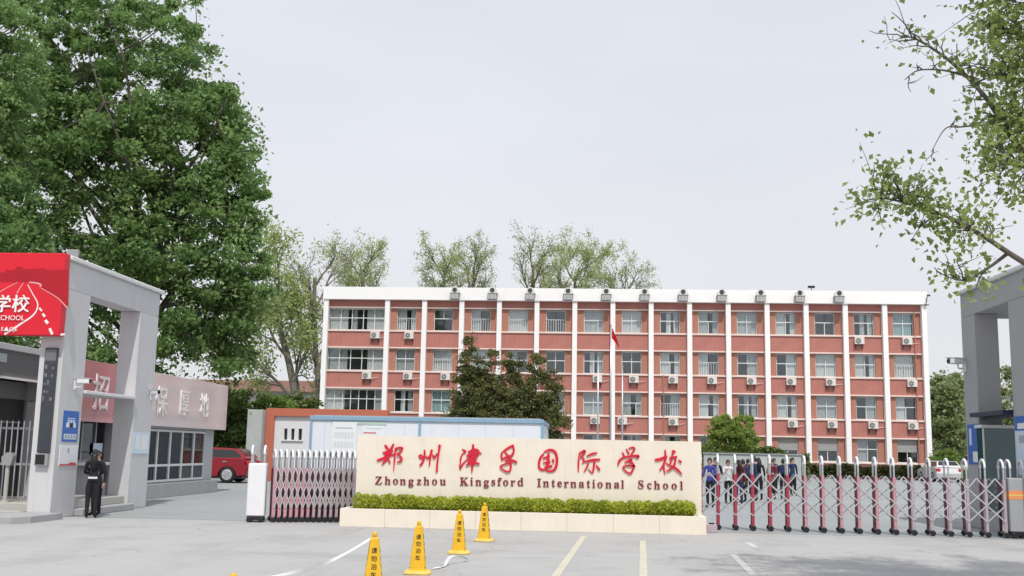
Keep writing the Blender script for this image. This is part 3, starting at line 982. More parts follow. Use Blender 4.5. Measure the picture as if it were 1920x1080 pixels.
for nm, (x0, strokes) in CHARS.items():
    mb = MB()
    for si, st in enumerate(strokes):
        P = cr(st)
        yf = SW_Y - 0.024 - 0.0016 * si
        L, R_ = [], []
        pts = [sign_xz(x0, p[0], p[1]) + (max(2.5, p[2]) * 0.00178 * 0.5,) for p in P]
        for i, (x, z, w) in enumerate(pts):
            xa, za, _ = pts[max(i - 1, 0)]
            xb, zb, _ = pts[min(i + 1, len(pts) - 1)]
            d = Vector((xb - xa, zb - za))
            d = d.normalized() if d.length > 0 else Vector((1, 0))
            n2 = Vector((-d.y, d.x)) * w
            if i == 0:
                L.append((x - d.x * w * 0.8 , z - d.y * w * 0.8))
                L.append((x - d.x * w * 0.4 + n2.x * 0.75, z - d.y * w * 0.4 + n2.y * 0.75))
                R_.append((x - d.x * w * 0.4 - n2.x * 0.75, z - d.y * w * 0.4 - n2.y * 0.75))
            L.append((x + n2.x, z + n2.y))
            R_.append((x - n2.x, z - n2.y))
            if i == len(pts) - 1:
                L.append((x + d.x * w * 0.5 + n2.x * 0.7, z + d.y * w * 0.5 + n2.y * 0.7))
                R_.append((x + d.x * w * 0.5 - n2.x * 0.7, z + d.y * w * 0.5 - n2.y * 0.7))
                L.append((x + d.x * w * 0.8, z + d.y * w * 0.8))
        # ribbon: quads between the two sides, front and back, plus rim
        o = len(mb.v)
        first, last = L[0], L[-1]
        LL, RR = L[1:-1], R_
        n = len(LL)
        fr = [first] + LL + RR + [last]
        V = [(a, yf, b) for a, b in fr] + [(a, SW_Y - 0.0015, b) for a, b in fr]
        N = len(fr)
        F = [(0, 1, n + 1)]
        for i in range(n - 1):
            F.append((1 + i, 2 + i, n + 2 + i, n + 1 + i))
        F.append((n, N - 1, 2 * n))
        ring = [0] + list(range(1, n + 1)) + [N - 1] + list(range(2 * n, n, -1))
        for a, b in zip(ring, ring[1:] + ring[:1]):
            F.append((a, b, N + b, N + a))
        mb._add(V, F)
    spart(mb, 'character', 'char_red')
LET1 = [('𝐙', 115), ('𝐡', 222), ('𝐨', 315), ('𝐧', 402), ('𝐠', 498), ('𝐳', 592), ('𝐡', 680), ('𝐨', 775), ('𝐮', 872), ('𝐊', 1122), ('𝐢', 1208), ('𝐧', 1288), ('𝐠', 1380), ('𝐬', 1462), ('𝐟', 1535), ('𝐨', 1605), ('𝐫', 1690), ('𝐝', 1778)]
LET2 = [('𝐈', 135), ('𝐧', 215), ('𝐭', 300), ('𝐞', 372), ('𝐫', 450), ('𝐧', 532), ('𝐚', 625), ('𝐭', 705), ('𝐢', 765), ('𝐨', 838), ('𝐧', 935), ('𝐚', 1030), ('𝐥', 1097), ('𝐒', 1305), ('𝐜', 1403), ('𝐡', 1490), ('𝐨', 1587), ('𝐨', 1685), ('𝐥', 1768)]
for x0, L in ((690, LET1), (990, LET2)):
    for ch, ux in L:
        me = text_mesh(ch, 0.245, 'letter_maroon', 0.009)
        hh = max(v.co.z for v in me.vertices)
        base = (548 + (ux - 115) * 0.0105) if x0 == 690 else (573 + (ux - 135) * 0.019)
        x, z = sign_xz(x0, ux, base)
        if ch == '𝐠':
            z -= 0.055
        o = link('letter', me, sign, (x + SO.x, SW_Y - 0.0105 + SO.y, z + hh))

# ------------------------------------------------------------------ foliage and trees
def leaf_cloud(pos, size, seed, fold=0.35, aspect=1.6, up=0.35):
    """pos (n,3) -> one mesh of folded, pointed leaves (4 triangles as 2 quads each)"""
    r = np.random.default_rng(seed)
    n = len(pos)
    s = size * r.uniform(0.65, 1.3, n)
    d = r.normal(size=(n, 3))
    d[:, 2] -= 0.25
    d /= np.linalg.norm(d, axis=1)[:, None]
    nr = r.normal(size=(n, 3))
    nr[:, 2] += up * 3
    a = np.cross(d, nr)
    a /= np.linalg.norm(a, axis=1)[:, None] + 1e-9
    b = np.cross(a, d)
    L = d * (s * aspect * 0.5)[:, None]
    W = a * (s * 0.5)[:, None]
    Fd = b * (s * fold * 0.5)[:, None]
    V = np.stack([pos - L, pos + W * 0.95 - L * 0.15 + Fd, pos + L, pos - W * 0.95 - L * 0.15 + Fd], 1).reshape(-1, 3)
    idx = np.arange(n)[:, None] * 4
    T = np.concatenate([idx + np.array([[0, 1, 2]]), idx + np.array([[0, 2, 3]])], 1).reshape(-1, 3)
    me = bpy.data.meshes.new('leaves')
    me.vertices.add(len(V))
    me.vertices.foreach_set('co', V.astype(np.float32).ravel())
    me.loops.add(T.size)
    me.loops.foreach_set('vertex_index', T.astype(np.int32).ravel())
    me.polygons.add(len(T))
    me.polygons.foreach_set('loop_start', np.arange(0, T.size, 3, dtype=np.int32))
    me.polygons.foreach_set('loop_total', np.full(len(T), 3, dtype=np.int32))
    me.update(calc_edges=True)
    me.validate()
    return me

def foliage(name, parent, pos, size, m, seed, **k):
    me = leaf_cloud(np.asarray(pos, dtype=float), size, seed, **k)
    me.materials.append(MATS[m])
    return link(name, me, parent)

def branch_path(r, p0, p1, n=6, wob=0.08, sag=0.0):
    p0, p1 = np.array(p0, float), np.array(p1, float)
    L = np.linalg.norm(p1 - p0)
    out = []
    ph = r.uniform(0, 6.28, 3)
    for i in range(n + 1):
        t = i / n
        w = math.sin(math.pi * t) * wob * L
        p = p0 + (p1 - p0) * t + w * np.array([math.sin(ph[0] + 3 * t), math.sin(ph[1] + 3 * t), 0.5 * math.sin(ph[2] + 2 * t)])
        p[2] += sag * L * math.sin(math.pi * t)
        out.append(p)
    return out

def dense_tree(name, loc, label, lobes, trunk_h, trunk_r, leaves, leaf_size, leafm, seed, barkm='bark', clump=0.75, nclump=90, group=None, shell=0.55, up=0.35, mains=9, scatter=0.12):
    """lobes: list of (cx, cy, cz, rx, ry, rz) in tree space; leaves gather in clumps near the lobes' outsides"""
    r = np.random.default_rng(seed)
    t = thing(name, loc, label, 'tree', group)
    centers = []
    vol = np.array([l[3] * l[4] * l[5] for l in lobes]) ** 0.7
    vol /= vol.sum()
    for _ in range(nclump):
        l = lobes[r.choice(len(lobes), p=vol)]
        d = r.normal(size=3)
        d /= np.linalg.norm(d)
        q = shell + (1 - shell) * r.random() ** 0.7
        if r.random() < 0.25:
            q = r.random() ** 0.5
        centers.append(np.array(l[:3]) + d * np.array(l[3:]) * q)
    pos = []
    wts = r.uniform(0.5, 1.5, len(centers))
    wts /= wts.sum()
    for c, w in zip(centers, wts):
        k = max(6, int(leaves * w))
        cs = clump * r.uniform(0.6, 1.35)
        g = r.normal(size=(k, 3))
        g /= np.linalg.norm(g, axis=1)[:, None]
        rr = cs * r.random(k)[:, None] ** 0.45
        pos.append(c + g * rr * np.array([1, 1, 0.62]))
    for _ in range(int(len(centers) * 1.5)):          # loose sprays between the clumps
        l = lobes[r.choice(len(lobes), p=vol)]
        d = r.normal(size=3)
        d /= np.linalg.norm(d)
        c = np.array(l[:3]) + d * np.array(l[3:]) * (0.6 + 0.5 * r.random())
        k = int(leaves * scatter / (len(centers) * 1.5)) + 1
        pos.append(c + r.normal(size=(k, 3)) * clump * 0.55)
    pos = np.concatenate(pos)
    pos = pos[pos[:, 2] > 0.15]
    foliage('crown', t, pos, leaf_size, leafm, seed, up=up)
    wood = MB()
    cz = np.mean([l[2] for l in lobes])
    cx = np.mean([l[0] for l in lobes])
    cy = np.mean([l[1] for l in lobes])
    top = (cx * 0.6, cy * 0.6, cz + 0.5)
    tp = branch_path(r, (0, 0, -0.1), top, 8, 0.04)
    wood.tube(tp, [trunk_r * (1.25 - 0.95 * i / 8) for i in range(9)], 9)
    nm = max(6, len(centers) // mains)
    heads = []
    for c in centers[:nm]:
        f = min(0.98, max(trunk_h / max(top[2], 0.1), r.uniform(0.3, 0.95) * min(1, c[2] / top[2])))
        i = min(7, int(f * 8))
        p0 = tp[i] + (tp[i + 1] - tp[i]) * (f * 8 - i)
        L = np.linalg.norm(c - p0)
        pp = branch_path(r, p0, c, 6, 0.09, 0.06)
        r0 = max(0.014, trunk_r * 0.34 * min(1, L / 5) * (1.1 - f * 0.5))
        wood.tube(pp, [r0 * (1 - 0.8 * k / 6) for k in range(7)], 6, False)
        heads += pp[2:]
    heads = np.array(heads)
    for c in centers[nm:]:
        d = np.linalg.norm(heads - c, axis=1)
        h0 = heads[int(np.argmin(d))]
        pp = branch_path(r, h0, c, 3, 0.10, 0.05)
        r0 = max(0.008, min(0.05, 0.016 * d.min()))
        wood.tube(pp, [r0, r0 * 0.8, r0 * 0.55, r0 * 0.3], 4, False)
    wood.build('trunk', barkm, t, smooth=True)
    return t

def twig_tree(name, loc, label, h, r0, seed, leafm, leaf_size, leaves_per_tip, spread=0.6, levels=4, trunk_frac=0.35, lean=(0, 0), barkm='bark_pale', nchild=5, group=None, tipspread=0.5, droop=0.0, tlen=0.72, lf=(0.42, 0.62)):
    """open tree: trunk, limbs, branches and twigs are all drawn; sparse young leaves along the twigs"""
    r = np.random.default_rng(seed)
    t = thing(name, loc, label, 'tree', group)
    wood = MB()
    tips = []
    def grow(p, d, L, rad_, lev):
        n = 5 if lev < 2 else 3
        pts = [p.copy()]
        dd = d.copy()
        for i in range(n):
            dd = dd + r.normal(size=3) * (0.06 + 0.05 * lev) + np.array([0, 0, 0.06 if lev else 0.02]) - np.array([0, 0, droop * lev])
            dd /= np.linalg.norm(dd)
            pts.append(pts[-1] + dd * L / n)
        rr = [max(0.006, rad_ * (1 - 0.55 * i / n)) for i in range(n + 1)]
        wood.tube(pts, rr, [8, 6, 5, 4, 3, 3][lev], False)
        if lev >= levels:
            for q in pts[1:]:
                tips.append(q)
            return
        m = nchild if lev else nchild + 3
        for c in range(m):
            f = (trunk_frac + (1 - trunk_frac) * (c + r.random()) / m) if lev == 0 else (0.25 + 0.75 * (c + r.random()) / m)
            f = min(f, 0.999)
            i = int(f * n)
            q = pts[i] + (pts[i + 1] - pts[i]) * (f * n - i)
            az = r.uniform(0, 2 * math.pi) if lev else (c * 2.4 + r.uniform(-0.5, 0.5))
            side = np.cross(dd, np.array([math.cos(az), math.sin(az), 0.15]))
            side /= np.linalg.norm(side) + 1e-9
            nd = dd * (1 - spread * 0.5) + side * spread * r.uniform(0.7, 1.2)
            nd /= np.linalg.norm(nd)
            grow(q, nd, L * (r.uniform(*lf) * (1.15 - 0.45 * f) if lev == 0 else r.uniform(0.42, 0.62)), rad_ * (0.5 if lev else 0.42) * (1.1 - 0.4 * f), lev + 1)
        # leader
        if lev:
            tips.append(pts[-1])
    d0 = np.array([lean[0], lean[1], 1.0])
    d0 /= np.linalg.norm(d0)
    grow(np.zeros(3), d0, h * tlen, r0, 0)
    wood.build('trunk', barkm, t, smooth=True)
    if leaves_per_tip:
        tips_ = np.array(tips)
        k = r.poisson(leaves_per_tip, len(tips_))
        pos = np.repeat(tips_, k, axis=0)
        pos = pos + r.normal(size=pos.shape) * tipspread * 0.5
        foliage('crown', t, pos, leaf_size, leafm, seed)
    return t

# hedge in the sign's planter: one clipped row
hd = thing('clipped_hedge', (-1.25, 22.5, 0.31), 'low bright green clipped hedge in the planter below the sign letters', 'hedge')
r = np.random.default_rng(11)
hp = []
for q in range(58):
    cx = -3.52 + 6.98 * (q + r.uniform(0.2, 0.8)) / 58
    k = 520
    g = r.normal(size=(k, 3))
    g /= np.linalg.norm(g, axis=1)[:, None]
    rr = 1 - 0.45 * r.random(k)[:, None] ** 2
    hp.append(np.array([cx, r.uniform(-0.03, 0.03), 0.165 + r.uniform(-0.02, 0.02)]) + g * rr * np.array([0.125, 0.155, 0.165 + r.uniform(-0.02, 0.03)]))
hp = np.concatenate(hp)
hp = hp[(hp[:, 2] > 0.0) & (hp[:, 1] < 0.2)]
foliage('leaves', hd, hp, 0.034, 'leaf_hedge', 12, up=0.15, aspect=1.4)
st = MB()
for q in range(90):
    x = -3.45 + 6.9 * q / 89
    st.tube([(x, 0, -0.05), (x + r.uniform(-.04, .04), r.uniform(-.06, .06), 0.12), (x + r.uniform(-.08, .08), r.uniform(-.1, .1), 0.25)], [0.008, 0.006, 0.003], 4, False)
st.build('stems', 'bark_dark', hd)

# big broad-leaved trees on the left
BT = 1.268
def far_lobes(L):
    return [(a * BT, b * BT, (c - 1.6) * BT + 1.6, d * BT, e_ * BT, f * BT) for a, b, c, d, e_, f in L]
dense_tree('broadleaf_tree', (-23.1, 52.0, 0), 'huge dense green tree rising behind the guardroom', far_lobes([
    (0.0, 0, 12.0, 4.8, 4.2, 5.8), (2.0, -0.6, 8.2, 3.5, 3.6, 3.3), (-3.8, 0, 10.5, 4.2, 4.0, 5.6), (-0.9, 0, 17.5, 3.5, 3.8, 4.4), (2.1, 0, 13.2, 2.6, 3.0, 3.6), (4.6, -0.5, 9.0, 1.5, 1.9, 1.0), (3.6, -0.3, 6.9, 1.9, 2.2, 1.4), (1.5, -1, 5.2, 3.0, 2.8, 1.3),
    (-4.0, 0, 16.5, 3.5, 3.5, 4.5), (5.0, -0.4, 7.6, 1.3, 1.6, 1.1), (4.0, -0.3, 5.4, 1.5, 1.8, 1.2), (3.9, 0, 11.2, 1.5, 2.0, 1.6), (3.0, 0, 15.0, 1.6, 2.0, 1.6), (4.0, 0, 13.4, 1.1, 1.6, 1.2)]),
    3.2, 0.5, 122000, 0.165, 'leaf_big', 21, nclump=700, clump=0.64, shell=0.5, mains=20, scatter=0.18)
dense_tree('broadleaf_tree', (-27.4, 40.0, 0), 'tall dense green tree at the far left above the red billboard', [
    (0, 0, 11.5, 5.4, 4.2, 6.0), (3.4, 0, 7.8, 3.2, 3.2, 3.4), (0, 0, 17.0, 4.8, 4, 4.5)],
    3.2, 0.38, 80000, 0.135, 'leaf_big', 22, nclump=330, clump=0.66, mains=16, scatter=0.22)

# street tree at the right edge: trunk stands outside the picture, limbs reach in
def right_tree():
    r = np.random.default_rng(31)
    t = thing('street_tree', (6.6, 11.4, 0), 'leafy street tree whose branches reach in from the right edge', 'tree')
    o = np.array([6.6, 11.4, 0])
    wood = MB()
    wood.tube(branch_path(r, (0, 0, -0.1), (-0.1, 0.1, 7.5), 8, 0.02), [0.24, 0.21, 0.2, 0.19, 0.17, 0.15, 0.12, 0.09, 0.06], 10)
    leafpos = []
    tipbig = []
    def limb(pts, r0, r1, twigs, tl, dens, spread=0.16, start=0.3):
        P = [np.array(p) - o for p in pts]
        P = [np.array(v) for v in cr([tuple(p) for p in P], 5)]
        n = len(P)
        wood.tube(P, [r0 + (r1 - r0) * i / (n - 1) for i in range(n)], 6, False)
        for k in range(twigs):
            f = start + (1 - start) * (k + r.random()) / twigs
            i = min(n - 2, int(f * (n - 1)))
            q = P[i]
            d = P[min(i + 1, n - 1)] - P[i]
            d /= np.linalg.norm(d) + 1e-9
            dd = d * 0.7 + r.normal(size=3) * np.array([0.6, 0.6, 0.6]) + np.array([0, 0, 0.15])
            dd /= np.linalg.norm(dd)
            L = tl * r.uniform(0.4, 1.2)
            e = q + dd * L
            pp = branch_path(r, q, e, 4, 0.12, 0.03)
            wood.tube(pp, [0.009, 0.008, 0.006, 0.005, 0.003], 4, False)
            for s in range(2):
                e2 = pp[2] + r.normal(size=3) * L * 0.35
                wood.tube(branch_path(r, pp[2], e2, 2, 0.1), [0.005, 0.004, 0.002], 3, False)
                tipbig.append((e2, dens))
            tipbig.append((e, dens))
            tipbig.append((pp[3], dens))
    # upper limb, nearly bare at its end
    limb([(6.5, 11.4, 3.0), (5.4, 11.3, 4.0), (4.5, 11.1, 4.80), (4.14, 11, 5.32), (3.80, 11, 5.72), (3.45, 11, 5.98), (3.30, 11, 6.0)], 0.048, 0.005, 24, 0.36, 1.8, start=0.35)
    limb([(3.92, 11, 5.58), (3.68, 10.95, 5.62), (3.42, 10.9, 5.60), (3.28, 10.9, 5.5)], 0.014, 0.004, 5, 0.25, 0.3)
    limb([(4.14, 11, 5.05), (3.85, 11, 5.02), (3.7, 11, 5.0), (3.55, 11, 4.75)], 0.012, 0.003, 3, 0.2, 0.0)
    # lower limb, leafy
    limb([(6.5, 11.4, 2.4), (5.4, 11.3, 3.1), (4.45, 11.1, 3.62), (4.07, 11, 3.84), (3.7, 11, 4.06), (3.42, 11, 4.16), (3.15, 11, 4.24), (2.98, 11, 4.26)], 0.042, 0.005, 42, 0.36, 6.5, start=0.38)
    limb([(4.3, 11.1, 3.7), (4.1, 11.1, 3.55), (3.85, 11.1, 3.42), (3.6, 11.1, 3.5)], 0.02, 0.004, 9, 0.3, 5)
    # crown mass on the right
    for q in range(22):
        a = r.uniform(0, 6.28)
        e = np.array([6.6, 11.4, 6.3]) + np.array([math.cos(a) * r.uniform(0.8, 2.9), math.sin(a) * r.uniform(0.8, 2.6), r.uniform(-1.9, 3.2)])
        if e[0] < 4.35:
            e[0] = 4.35 + r.random() * 0.5
        s = np.array([6.55, 11.45, r.uniform(3.0, 6.0)])
        limb([s, (s + e) / 2 + r.normal(size=3) * 0.25 + np.array([0, 0, 0.2]), e], 0.045, 0.008, 22, 0.55, 6.5, start=0.35)
    # high crown outside the picture: it throws the dappled shade on the forecourt
    for q in range(26):
        e = np.array([r.uniform(2.2, 9.0), r.uniform(9.6, 12.6), r.uniform(7.3, 9.6)])
        s = np.array([6.55, 11.45, r.uniform(5.0, 7.2)])
        limb([s, (s + e) / 2 + r.normal(size=3) * 0.2 + np.array([0, 0, 0.5]), e], 0.04, 0.008, 24, 0.6, 6.5, start=0.45)
    for y_ in (4.45, 4.9, 5.4, 5.9, 6.4):
        limb([(6.5, 11.4, y_ - 0.6), (5.3, 11.2, y_ - 0.1), (4.55, 11.1, y_ + 0.15), (4.3, 11.0, y_ + 0.2)], 0.04, 0.006, 26, 0.45, 7.0, start=0.5)
    pos = []
    for e, d in tipbig:
        k = r.poisson(d * 0.78)
        if k:
            pos.append(e + r.normal(size=(k, 3)) * 0.10)
    foliage('crown', t, np.concatenate(pos), 0.054, 'leaf_right', 32, aspect=1.35, up=0.2)
    wood.build('trunk', 'bark', t, smooth=True)
right_tree()

# open spring trees behind the school
for q, (x, y, h, sd, lp, lab, sp, lean, lf) in enumerate([
    (-21.4, 106, 21.0, 41, 1.0, 'young green open tree behind the left end of the school roof', 0.60, (0, 0), (0.20, 0.29)),
    (-15.0, 107, 21.2, 42, 0.8, 'thin spring tree behind the parapet, second from the left', 0.48, (-0.01, 0), (0.17, 0.24)),
    (-11.8, 110, 22.4, 43, 0.55, 'tallest spring tree above the parapet, third from the left', 0.42, (0.0, 0), (0.17, 0.23)),
    (-7.4, 107, 22.4, 44, 0.35, 'nearly bare narrow tree above the middle of the parapet', 0.46, (0, 0), (0.17, 0.24)),
    (-1.9, 106, 20.8, 45, 1.7, 'fullest pale green spring tree above the parapet', 0.66, (0.0, 0), (0.22, 0.34)),
    (2.2, 109, 19.4, 46, 0.5, 'low slanting spring tree, rightmost above the parapet', 0.55, (0.08, 0), (0.18, 0.28))]):
    twig_tree('spring_tree', (x, y, 0), lab, h, 0.30, sd, 'leaf_spring', 0.125, lp * 1.5, spread=sp, barkm='bark_pale', lean=lean, group='spring trees behind the school', trunk_frac=0.72, tipspread=0.45, tlen=0.92, lf=lf)
twig_tree('forked_tree', (-24.5, 95, 0), 'pale yellow-green tree with leaning forked trunk beside the school', 21.0, 0.45, 51, 'leaf_pale', 0.20, 3.2, spread=0.62, lean=(-0.26, 0), trunk_frac=0.28, tipspread=0.7, tlen=0.75, lf=(0.36, 0.5), droop=0.02)
twig_tree('bare_tree', (-23.6, 97, 0), 'slim nearly bare tree hugging the left end of the school', 20.5, 0.36, 52, 'leaf_spring', 0.17, 0.35, spread=0.5, lean=(-0.10, 0), trunk_frac=0.4, tlen=0.85, lf=(0.28, 0.4))

# junipers in front of the school
for q, (x, y, lob, sd, lab) in enumerate([
    (-8.0, 72, [(0, 0, 1.6, 1.9, 1.7, 1.6), (-0.2, 0, 3.6, 1.8, 1.6, 1.6), (0, 0, 5.3, 1.4, 1.3, 1.4), (0.1, 0, 7.0, 0.95, 0.9, 1.3), (0.1, 0, 8.6, 0.45, 0.5, 1.1), (1.1, 0, 6.2, 0.5, 0.6, 1.3)], 61, 'tallest pointed olive juniper on the left of the clump'),
    (-5.6, 71, [(0, 0, 1.6, 2.0, 1.7, 1.6), (0, 0, 3.6, 2.0, 1.7, 1.7), (0.1, 0, 5.4, 1.5, 1.3, 1.4), (-0.6, 0, 7.2, 0.55, 0.6, 1.2), (0.7, 0, 7.0, 0.6, 0.6, 1.1)], 62, 'middle twin-topped olive juniper in the clump before the school'),
    (-3.1, 72, [(0, 0, 1.6, 2.0, 1.7, 1.6), (0, 0, 3.6, 1.9, 1.7, 1.7), (0.1, 0, 5.3, 1.5, 1.3, 1.4), (-0.3, 0, 7.0, 0.7, 0.7, 1.2), (0.9, 0, 6.2, 0.6, 0.7, 1.0)], 63, 'broad olive juniper at the right of the clump')]):
    dense_tree('juniper_tree', (x, y, 0), lab, lob, 0.6, 0.16, 30000, 0.095, 'leaf_juniper', sd, barkm='bark_dark', nclump=330, clump=0.36, group='junipers before the school', shell=0.45, up=0.1, scatter=0.10)
dense_tree('small_tree', (9.3, 70, 0), 'small round bright green tree just right of the sign wall', [(0, 0, 2.6, 1.5, 1.4, 1.2), (0.5, 0, 3.5, 0.9, 0.9, 0.7), (-0.5, 0, 3.4, 0.9, 0.9, 0.7), (-0.9, 0, 2.0, 1.0, 1, 0.9), (1.0, 0, 2.1, 1.0, 1, 0.9)],
    0.8, 0.09, 15000, 0.11, 'leaf_young', 64, nclump=120, clump=0.36)

# bushes and small trees left of the school yard
dense_tree('bush_tree', (-18.6, 54, 0), 'olive green bushy tree behind the red car', [(0, 0, 3.0, 1.9, 1.6, 2.0), (0.6, 0, 1.5, 1.9, 1.5, 1.5)], 0.5, 0.12, 12000, 0.13, 'leaf_bush', 71, nclump=110, clump=0.5)
dense_tree('bush_tree', (-16.4, 55, 0), 'dark green bush above the grey concrete block', [(0, 0, 2.0, 1.7, 1.5, 1.5), (0.2, 0, 3.4, 1.1, 1.0, 0.9)], 0.5, 0.1, 9000, 0.12, 'leaf_small', 72, nclump=90, clump=0.45)
dense_tree('bush_tree', (-21.4, 57, 0), 'low dark shrub behind the guardroom corner', [(0, 0, 2.2, 2.2, 1.6, 2.0), (1.5, 0, 1.2, 1.4, 1.2, 1.1)], 0.5, 0.12, 11000, 0.14, 'leaf_bush', 73, nclump=100, clump=0.5)
dense_tree('bush_tree', (-21.5, 78, 0), 'dark rounded shrub in front of the far brown-roofed house', [(0, 0, 3.4, 2.2, 1.6, 2.2)], 0.5, 0.12, 7000, 0.16, 'leaf_bush', 74, nclump=70, clump=0.5)
dense_tree('bush_tree', (-27.0, 78, 0), 'tall green shrub between the guardroom and the far house', [(0, 0, 4.2, 2.2, 1.6, 2.3), (0.3, 0, 2.0, 2.4, 1.6, 1.7)], 0.5, 0.12, 9000, 0.17, 'leaf_small', 75, nclump=90, clump=0.55)

# trees at the right, beyond the school's end
for q, (x, y, rx, h, sd, lab) in enumerate([(36.2, 112, 2.2, 10.8, 81, 'hazy pale green tree close beside the right end of the school'), (40.2, 119, 2.9, 11.6, 82, 'tall pale green tree left of the right portal'),
                                      (44.0, 116, 3.2, 11.8, 83, 'pale green tree seen through the right portal'), (50.5, 112, 4.0, 12.0, 84, 'pale green tree at the far right behind the kiosk')]):
    dense_tree('far_tree', (x, y, 0), lab, [(0, 0, h * 0.62, rx, rx * 0.9, h * 0.34), (0.3, 0, h * 0.35, rx * 1.1, rx, h * 0.25)], 2.0, 0.2, 8000, 0.26, 'leaf_far', sd, barkm='bark_pale', nclump=110, clump=0.75, group='pale trees beyond the school')
dense_tree('topiary_bush', (26.8, 83.0, 0), 'small round clipped green bush by the right end of the school', [(0, 0, 1.45, 1.1, 1.0, 0.9)], 0.5, 0.06, 2500, 0.12, 'leaf_small', 85, nclump=30, clump=0.3)

# ------------------------------------------------------------------ left gate portal with red billboard
def bx(parent, name, m, x0, x1, y0, y1, z0, z1, c=0.0, label=None):
    b = MB()
    if c:
        b.cbox(x0, x1, y0, y1, z0, z1, c)
    else:
        b.box(x0, x1, y0, y1, z0, z1)
    o = b.build(name, m, parent)
    if parent is not None:
        o.location = -Vector(parent.location)
    if label:
        o['label'] = label
    return o

lp = thing('gate_portal', (-11.55, 24.8, 0), 'grey square portal frame beside the red billboard', 'gate')
bx(lp, 'pillar', 'portal_grey', -11.82, -11.30, 22.30, 23.38, 0.0, 4.92, 0.012)
bx(lp, 'pillar', 'portal_grey', -11.82, -11.30, 26.15, 27.30, 0.0, 4.92, 0.012)
bx(lp, 'beam', 'portal_grey', -11.82, -11.30, 22.30, 27.30, 4.922, 5.54, 0.012)
bx(lp, 'coping', 'coping', -11.90, -11.22, 22.22, 27.40, 5.542, 5.645, 0.02)
bx(lp, 'shelf', 'coping', -12.10, -11.24, 23.40, 26.12, 2.70, 2.775, 0.01)
bx(lp, 'step', 'plinth_grey', -11.80, -11.10, 23.40, 26.13, 0.0, 0.15, 0.012)
bx(lp, 'step', 'step_stone', -11.95, -11.38, 23.40, 26.13, 0.152, 0.33, 0.012)
pl = MB().prism([(-19, 20.45), (-11.6, 20.45), (-11.2, 20.6), (-11.0, 20.95), (-11.0, 22.2), (-11.0, 22.28), (-19, 22.28)], 'z', 0.0, 0.13)
pl = tag(pl.build('kerb_platform', 'plinth_grey'), kind='structure')
tag(bx(None, 'entrance_step', 'step_stone', -19, -11.95, 22.29, 22.85, 0.0, 0.14, 0.015), kind='structure')
tag(bx(None, 'entrance_step', 'step_stone', -19, -11.95, 22.86, 27.0, 0.0, 0.28, 0.015), kind='structure')

bb = thing('billboard', (-15.0, 22.1, 4.7), 'red billboard with white characters and a winding road print', 'billboard')
bx(bb, 'board', 'banner_red', -18.8, -11.265, 21.995, 22.22, 3.86, 5.655, 0.012)
bx(bb, 'support', 'portal_grey', -12.6, -12.45, 22.225, 22.6, 3.9, 5.5)
def ban(ux, uy):            # print layout on the board (quarter-pixel print units)
    a, b = ux / 4.153 - 60.0, uy / 4.153 - 90.0
    return -11.94248 + 0.01189 * a + 0.00104 * b, 4.76955 + 0.0001 * a - 0.01162 * b
LAY = [0]
def ribbon(pts, w0, w1, m):
    LAY[0] += 1
    y = 21.9925 - 0.0006 * LAY[0]
    P = [Vector(ban(p[0], p[1])) for p in cr([tuple(map(float, q)) for q in pts], 5)] if len(pts) > 2 else [Vector(ban(*p)) for p in pts]
    V, F = [], []
    for i, p in enumerate(P):
        d = (P[min(i + 1, len(P) - 1)] - P[max(i - 1, 0)]).normalized()
        w = (w0 + (w1 - w0) * i / (len(P) - 1)) * 0.5 * 0.01175 / 4.153
        V += [(p.x - d.y * w, y, p.y + d.x * w), (p.x + d.y * w, y, p.y - d.x * w)]
    for i in range(len(P) - 1):
        F.append((2 * i, 2 * i + 1, 2 * i + 3, 2 * i + 2))
    o = MB()._add(V, F).build('printed_line', m, bb)
    o.location = -Vector(bb.location)
hill = [ban(*p) for p in [(-600, 290), (-600, 200), (-420, 170), (-250, 215), (-90, 190), (30, 215), (45, 192), (112, 190), (128, 166), (160, 164), (196, 188), (235, 182), (300, 180), (345, 178), (380, 196), (450, 190), (538, 192), (532, 480), (470, 430), (380, 375), (318, 322), (300, 292), (150, 287)]]
o = MB()._add([(x, 21.9925, z) for x, z in hill], [tuple(range(len(hill)))]).build('printed_hill', 'banner_dark_red', bb)
o.location = -Vector(bb.location)
ribbon([(215, 305), (255, 380), (294, 460), (262, 540), (160, 612), (35, 692)], 5, 16, 'banner_white')
ribbon([(182, 292), (160, 325), (130, 375)], 5, 9, 'banner_pink')
ribbon([(140, 288), (70, 322), (0, 362), (-120, 430)], 4, 9, 'banner_pink')
ribbon([(318, 332), (425, 395), (470, 430), (520, 485)], 5, 9, 'banner_pink')
ribbon([(225, 289), (270, 292), (316, 305), (312, 325)], 10, 14, 'banner_pink')
for a, b, w in (((306, 488), (326, 512), 14), ((332, 532), (350, 556), 18), ((352, 582), (374, 608), 22), ((386, 645), (408, 692), 20), ((470, 694), (505, 690), 14)):
    ribbon([a, b], w, w, 'banner_white')
for i, ch in enumerate('郑州津孚国际学校'):
    x, z = ban(165 - (7 - i) * 142, 455)
    me = text_mesh(ch, 0.40, 'banner_white', 0.006, 0.010)
    o = link('character', me, bb, (x - bb.location.x, 21.972 - bb.location.y, z - bb.location.z))
x, z = ban(60, 565)
link('lettering', text_mesh('INTERNATIONAL SCHOOL', 0.150, 'banner_white', 0.006), bb, (x - 0.52 - bb.location.x, 21.973 - bb.location.y, z - bb.location.z))
x, z = ban(60, 655)
link('lettering', text_mesh('E▲OJE', 0.120, 'banner_white', 0.006), bb, (x + 0.05 - bb.location.x, 21.973 - bb.location.y, z - bb.location.z))

